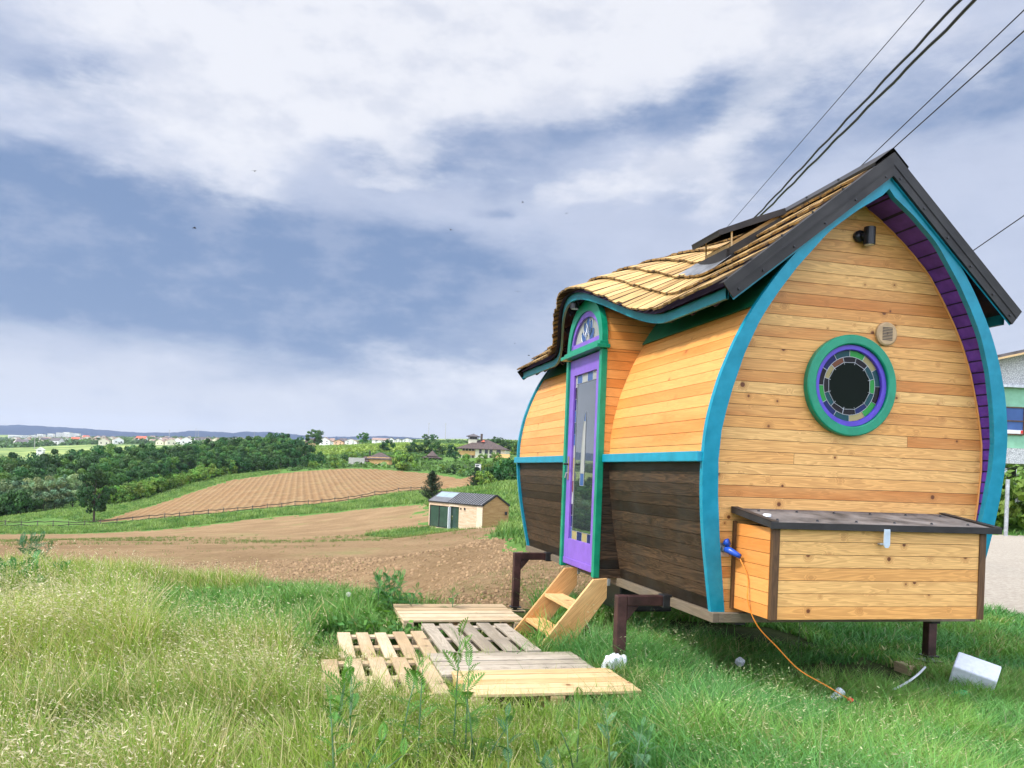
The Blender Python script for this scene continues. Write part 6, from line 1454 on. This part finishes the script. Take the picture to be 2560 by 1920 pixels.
# short lush grass right of the deck, under and in front of the house
def lawn(n, p0, p1, Y0, Y1, wmul, seed, hmul=1.0, headp=.012):
    r = np.random.default_rng(seed); x, y = scatter(n, p0, p1, Y0, Y1, r); u, v = house_local(x, y)
    keep = ((u > -.95 + .25 * fbm2(x, y, 2.2, 5))) & ~on_pallet(x, y, .0) & ~inpoly(GRAVEL, x, y) & ~inpoly(SOIL, x, y)
    under = (u > .0) & (u < 2.4) & (v > .3) & (v < 5.2)
    bare = under & (patch(x, y, 2.5, 14) > .62)
    keep &= ~bare & (r.uniform(0, 1, n) < (.5 + .5 * patch(x, y, 6.0, 78)))
    keep &= ~((u > -.95) & (u < -.05) & (v > 1.6) & (v < 2.85) & (r.uniform(0, 1, n) < .75))
    q = patch(x, y, 1.5, 61); p = patch(x, y, 3.2, 62)
    h = (.10 + .13 * q) * r.uniform(.5, 1.35, n) * hmul; h = h * (1 + .75 * (1 - smooth01(u, -.2, 1.5))); h = np.where((u > 1.6), h * .78, h)
    col = cols(n, (.045, .16, .03), (.20, .38, .08), q * .6 + r.uniform(0, .4, n), r); s = r.uniform(0, 1, n); dry = s < .06 + .1 * (p > .6); col[dry] = cols(dry.sum(), (.22, .24, .08), (.42, .40, .2), r.uniform(0, 1, dry.sum()), r)
    blu = (p < .35); col[blu] = col[blu] * np.array([.8, .95, 1.25])
    hd = r.uniform(0, 1, n) < headp * np.where(u < .6, 3, 1); h = np.where(hd, h * 1.4, h); w = r.uniform(.003, .007, n) * wmul * np.where(r.uniform(0, 1, n) < .25, 2.2, 1.3); w = np.where(hd, w * .5, w); k = keep
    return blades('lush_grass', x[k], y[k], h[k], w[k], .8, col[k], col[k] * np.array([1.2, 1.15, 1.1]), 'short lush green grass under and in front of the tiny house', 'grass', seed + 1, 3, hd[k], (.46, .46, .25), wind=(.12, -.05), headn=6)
lawn(150000, 1180, 2700, 2.9, 7.4, 1.0, 71)
lawn(80000, 1350, 2700, 7.4, 12.5, 1.9, 72)
lawn(45000, 1400, 2800, 12.5, 36, 4.5, 73, 1.2, .0)
# coarse grass far down the slope: fence strip, cabin bank, slope banks
def bank(n, poly, hgt, wid, seed, label, excl=(), c0=(.065, .15, .03), c1=(.21, .29, .08), name='bank_grass'):
    r = np.random.default_rng(seed); P = np.array(poly); x = r.uniform(P[:, 0].min(), P[:, 0].max(), n * 3); y = r.uniform(P[:, 1].min(), P[:, 1].max(), n * 3); k = inpoly(poly, x, y)
    for e_ in excl: k &= ~inpoly(e_, x, y)
    x, y = x[k][:n], y[k][:n]; n = len(x); q = patch(x, y, 3.0 / max(hgt * 6, 1), seed); h = hgt * r.uniform(.5, 1.25, n) * (.6 + .7 * q); c = cols(n, c0, c1, q, r, .3)
    return blades(name, x, y, h, wid * r.uniform(.6, 1.3, n), .6, c, c * 1.2, label, 'grass', seed, 2)
FL = W2([(-200, 1335, 117), (0, 1335, 119), (400, 1325, 123), (700, 1292, 135), (900, 1272, 130), (1062, 1258, 118), (1075, 1230, 150), (1062, 1230, 166), (850, 1258, 156), (700, 1272, 150), (400, 1300, 146), (0, 1318, 141), (-200, 1318, 139)])
bank(26000, FL, .55, .13, 81, 'rough green grass strip along the rail fence')
BK = [(2.4, 12.4), (2.3, 15), (.7, 18), (-.5, 24), (-.9, 38), (-.6, 60), (-2.4, 77), (2, 84), (14, 90), (14, 12.5)]
bank(34000, BK, .42, .06, 82, 'long green grass bank behind the tiny house', (SOIL, GRAVEL))
CB = W2([(909, 1320, 80), (1000, 1312, 86), (1075, 1315, 87), (1090, 1325, 83), (1240, 1325, 75), (1290, 1300, 73), (1290, 1338, 69), (1160, 1336, 74), (1108, 1333, 75), (1000, 1331, 72)])
bank(7000, CB, .42, .09, 83, 'grass round the foot of the little cabin')
UB = W2([(1060, 1256, 118), (1075, 1230, 150), (1110, 1232, 172), (1190, 1216, 182), (1300, 1180, 230), (1330, 1200, 180), (1330, 1320, 80), (1212, 1310, 86), (1100, 1300, 92)])
bank(16000, UB, .6, .16, 84, 'bright green grass bank between cabin and scrub')
LB = W2([(117, 1292, 170), (239, 1303, 152), (348, 1274, 181), (475, 1233, 222), (579, 1201, 262), (703, 1180, 295), (703, 1178, 312), (570, 1197, 292), (459, 1226, 252), (348, 1250, 218), (190, 1275, 200), (0, 1292, 190), (0, 1312, 150)])
bank(16000, LB, .5, .2, 85, 'green grass margin between the upper field and the wood', (FIELD,))
# broad-leaved weeds low in the grass
r = np.random.default_rng(501); x, y = scatter(1500, -300, 2600, 3.3, 10, r); u, v = house_local(x, y); k = ~on_pallet(x, y, .1) & ((u < -.4) | (v < -.9)) & (patch(x, y, 1.1, 88) > .5) & ~inpoly(SOIL, x, y) & ~inpoly(GRAVEL, x, y); x, y = x[k], y[k]; n = len(x)
C_ = cols(n, (.05, .15, .03), (.13, .27, .05), r.uniform(0, 1, n), r); clumps('broadleaf_weeds', x, y, r.uniform(.10, .24, n), 14, .22, C_, 'broad-leaved weeds scattered low among the foreground grass', 'weeds', flat=1.1)
# sprouts on the ploughed soil
def sprouts(n, seed, Y0, Y1):
    r = np.random.default_rng(seed); x, y = scatter(n, 0, 1500, Y0, Y1, r); k = inpoly(SOIL, x, y) & (patch(x, y, .35, 5) + r.uniform(-.25, .25, n) > .62); x, y = x[k], y[k]
    m = 7; X_ = np.repeat(x, m) + r.normal(size=len(x) * m) * .09; Y_ = np.repeat(y, m) + r.normal(size=len(x) * m) * .09; nn_ = len(X_); sc = np.repeat(y, m) / 25
    c = cols(nn_, (.10, .15, .035), (.22, .24, .08), r.uniform(0, 1, nn_), r); blades('sprouts', X_, Y_, .09 * r.uniform(.4, 1.3, nn_) * np.clip(sc, .7, 2.2), .016 * np.clip(sc, .7, 4) * np.ones(nn_), .9, c, c, 'small weeds sprouting from the ploughed soil', 'weeds', seed, 2)
sprouts(5200, 91, 10.5, 90); sprouts(2500, 92, 10.0, 17)
# clods of earth
r = np.random.default_rng(95); x, y = scatter(16000, 0, 1560, 10.3, 30, r); k = inpoly(SOIL, x, y); x, y = x[k], y[k]; n = len(x); z = heights(x, y); s = .010 + .04 * r.uniform(0, 1, n) ** 2.5 * np.clip(y / 14, .9, 1.8); a = r.uniform(0, 6.28, n); V = []
c0 = np.stack([x, y, z + s * .75], 1)
for j in range(4):
    p0 = np.stack([x + np.cos(a + j * 1.57) * s, y + np.sin(a + j * 1.57) * s, z - .005], 1); p1 = np.stack([x + np.cos(a + j * 1.57 + 1.57) * s * 1.1, y + np.sin(a + j * 1.57 + 1.57) * s, z - .005], 1)
    m1 = np.stack([x + np.cos(a + j * 1.57 + 1.57) * s * .7, y + np.sin(a + j * 1.57 + 1.57) * s * .7, z + s * .6], 1); m0 = np.stack([x + np.cos(a + j * 1.57) * s * .7, y + np.sin(a + j * 1.57) * s * .7, z + s * .6], 1); V += [np.stack([p0, p1, m1, m0], 1), np.stack([m0, m1, c0, c0 + np.array([0, 0, .001])], 1)]
mc, ntc, bc = newmat('clod'); ac = nn(ntc, 'ShaderNodeAttribute', attribute_name='Col'); ntc.links.new(ac.outputs['Color'], bc.inputs['Base Color']); bc.inputs['Roughness'].default_value = 1; bc.inputs['Specular IOR Level'].default_value = .05
C = np.tile(np.array([.30, .20, .11])[None] * r.uniform(.75, 1.25, (n, 1)), (8, 1)); tag(quad_mesh('soil_clods', np.concatenate(V), C, mc), 'loose clods of brown earth on the ploughed soil', 'clods', None, 'stuff')

# =================================================================== INDIVIDUAL WEEDS
def pinnate(P0, d, L, r, V, C, col, nl=9, wid=.36):
    """one toothed, feather-cut leaf"""
    d = d / np.linalg.norm(d); side = np.cross(d, [0, 0, 1.0]); side /= np.linalg.norm(side) + 1e-9; up_ = np.cross(side, d)
    for k in range(nl):
        t = (k + .6) / nl; c = P0 + d * L * t + up_ * L * (.22 * t - .34 * t * t); ll = L * wid * math.sin(math.pi * min(1, t * .85 + .12)) * (1.05 - .3 * t)
        for sg in (-1, 1):
            e_ = side * sg * .86 + d * .55 + up_ * .12; e_ /= np.linalg.norm(e_); w = d * L * .042
            V.append([c - w, c + e_ * ll * .5 - w * 1.1, c + e_ * ll, c + e_ * ll * .45 + w * 1.3]); C.append(col * r.uniform(.8, 1.2))
    V.append([P0, P0 + d * L * .5 + side * L * .012, P0 + d * L * .96 - up_ * L * .1, P0 + d * L * .5 - side * L * .012]); C.append(col * 1.2)
def weed(px, py_top, Yv, label, seed, nst=1, ls=.10, col=(.085, .20, .03), spread=.1, hmin=.2):
    r = np.random.default_rng(seed); p = ray(px, py_top) * Yv; x, y = p.x, p.y; g = gz(x, y); H = max(hmin, p.z + EYE - g); root = empty('weed_plant', (x, y, g), 0, label, 'weed'); col = np.array(col)
    V, C = [], []; mb = MB()
    for s in range(nst):
        bx, by = (r.normal(size=2) * spread * .5) if nst > 1 else (0, 0); hh = H * (1 if s == 0 else r.uniform(.55, .95)); lx, ly = r.normal(size=2) * .10
        pt = lambda t: np.array([bx + lx * t * t * (1 if s else .3), by + ly * t * t, hh * t]); mb.tube([tuple(pt(t)) for t in (0, .35, .7, 1)], [.006, .005, .004, .002], 6)
        nlv = int(7 + hh * 12)
        for i in range(nlv):
            t = .12 + .88 * i / (nlv - 1); a = i * 2.4 + seed; L = ls * (1.3 - .75 * t) * r.uniform(.8, 1.2); el_ = .25 + 1.0 * t ** 3
            pinnate(pt(t), np.array([math.cos(a) * math.cos(el_), math.sin(a) * math.cos(el_), math.sin(el_)]), L, r, V, C, col * (1 + .25 * (t > .85)))
    quad_mesh('leaves', np.array(V), np.clip(np.array(C), .01, .9), 'weed', root); mb.build('stem', M['weedstem'], root, True); return root
M['weedstem'] = paint('weed_stem', (.08, .16, .06), .6, .2, 0)
weed(1143, 1600, 4.35, 'tallest feathery thistle-like weed, standing before the middle of the pallet deck', 1, 1, .19)
weed(1172, 1640, 4.30, 'second feathery weed leaning right beside the tallest one', 2, 1, .18)
weed(1018, 1652, 4.3, 'feathery weed before the joint of the left and right pallets', 3, 2, .18, spread=.08)
weed(856, 1672, 4.3, 'dark feathery weed in front of the near left pallet', 4, 2, .19, spread=.1)
weed(905, 1690, 4.2, 'low feathery weed between the dark weed and the deck joint', 5, 2, .13, spread=.1)
weed(1180, 1712, 4.15, 'broad-leaved base shoot under the two tall weeds', 6, 2, .15, spread=.06)
weed(1450, 1745, 4.2, 'feathery weed below the near right corner of the fresh pallet', 7, 3, .14, spread=.14)
weed(1590, 1760, 4.2, 'pale feathery weed right of the fresh pallet corner', 8, 3, .12, col=(.09, .20, .09), spread=.14)
weed(880, 1765, 3.7, 'feathery weed low in the grass left of the centre foreground', 9, 3, .13, spread=.16)
weed(1330, 1790, 3.8, 'feathery weed in the grass under the fresh pallet', 10, 3, .14, col=(.05, .14, .06), spread=.16)
weed(30, 1405, 8.8, 'big leafy green weed clump at the left edge', 11, 9, .26, col=(.05, .16, .04), spread=.5)
weed(-20, 1425, 8.2, 'leafy green weed clump cut by the left picture edge', 12, 9, .26, col=(.06, .18, .045), spread=.5)
weed(72, 1325, 11.5, 'dark drooping dock plant against the soil at the far left', 13, 6, .24, col=(.045, .11, .04), spread=.35)
weed(960, 1418, 9.6, 'lush dark weed clump behind the far pallet', 14, 8, .17, col=(.05, .17, .035), spread=.4)
weed(1020, 1430, 9.3, 'lush weed clump at the soil edge right behind the far pallet', 15, 8, .15, col=(.06, .19, .04), spread=.4)
# two dandelion clocks
for px, py, Yv, lab in ((871, 1486, 9.0, 'dandelion seed head in the dark grass behind the pallets'), (2000, 1527, 7.4, 'dandelion seed head in the shade under the house')):
    q = at(px, py, Yv); g = gz(q.x, q.y); rt = empty('dandelion', (q.x, q.y, g), 0, lab, 'flower'); mb = MB(); mb.tube([(0, 0, 0), (0, 0, q.z - g)], .003, 5); mb.build('stem', M['weedstem'], rt)
    P = rand_unit(160) * .022; N = rand_unit(160); quad_mesh('seed_head', leaf_quads(P + np.array([0, 0, q.z - g]), N, .006), np.full((160, 3), .7), 'grass', rt)

# =================================================================== AIR
mb = MB(); mb.box((0, 3600, 190), (10400, 11400, 480)); M['haze_dummy'] = None
mh = bpy.data.materials.new('haze'); mh.use_nodes = True; nth = mh.node_tree; nth.nodes.clear()
oh_ = nn(nth, 'ShaderNodeOutputMaterial'); pv = nn(nth, 'ShaderNodeVolumePrincipled'); nth.links.new(pv.outputs[0], oh_.inputs['Volume'])
pv.inputs['Color'].default_value = (.70, .81, 1.0, 1); pv.inputs['Density'].default_value = 6.5e-5; pv.inputs['Anisotropy'].default_value = .2
hz = mb.build('haze', mh); hz['kind'] = 'stuff'; hz['label'] = 'pale blue air that fades the far town and hills'
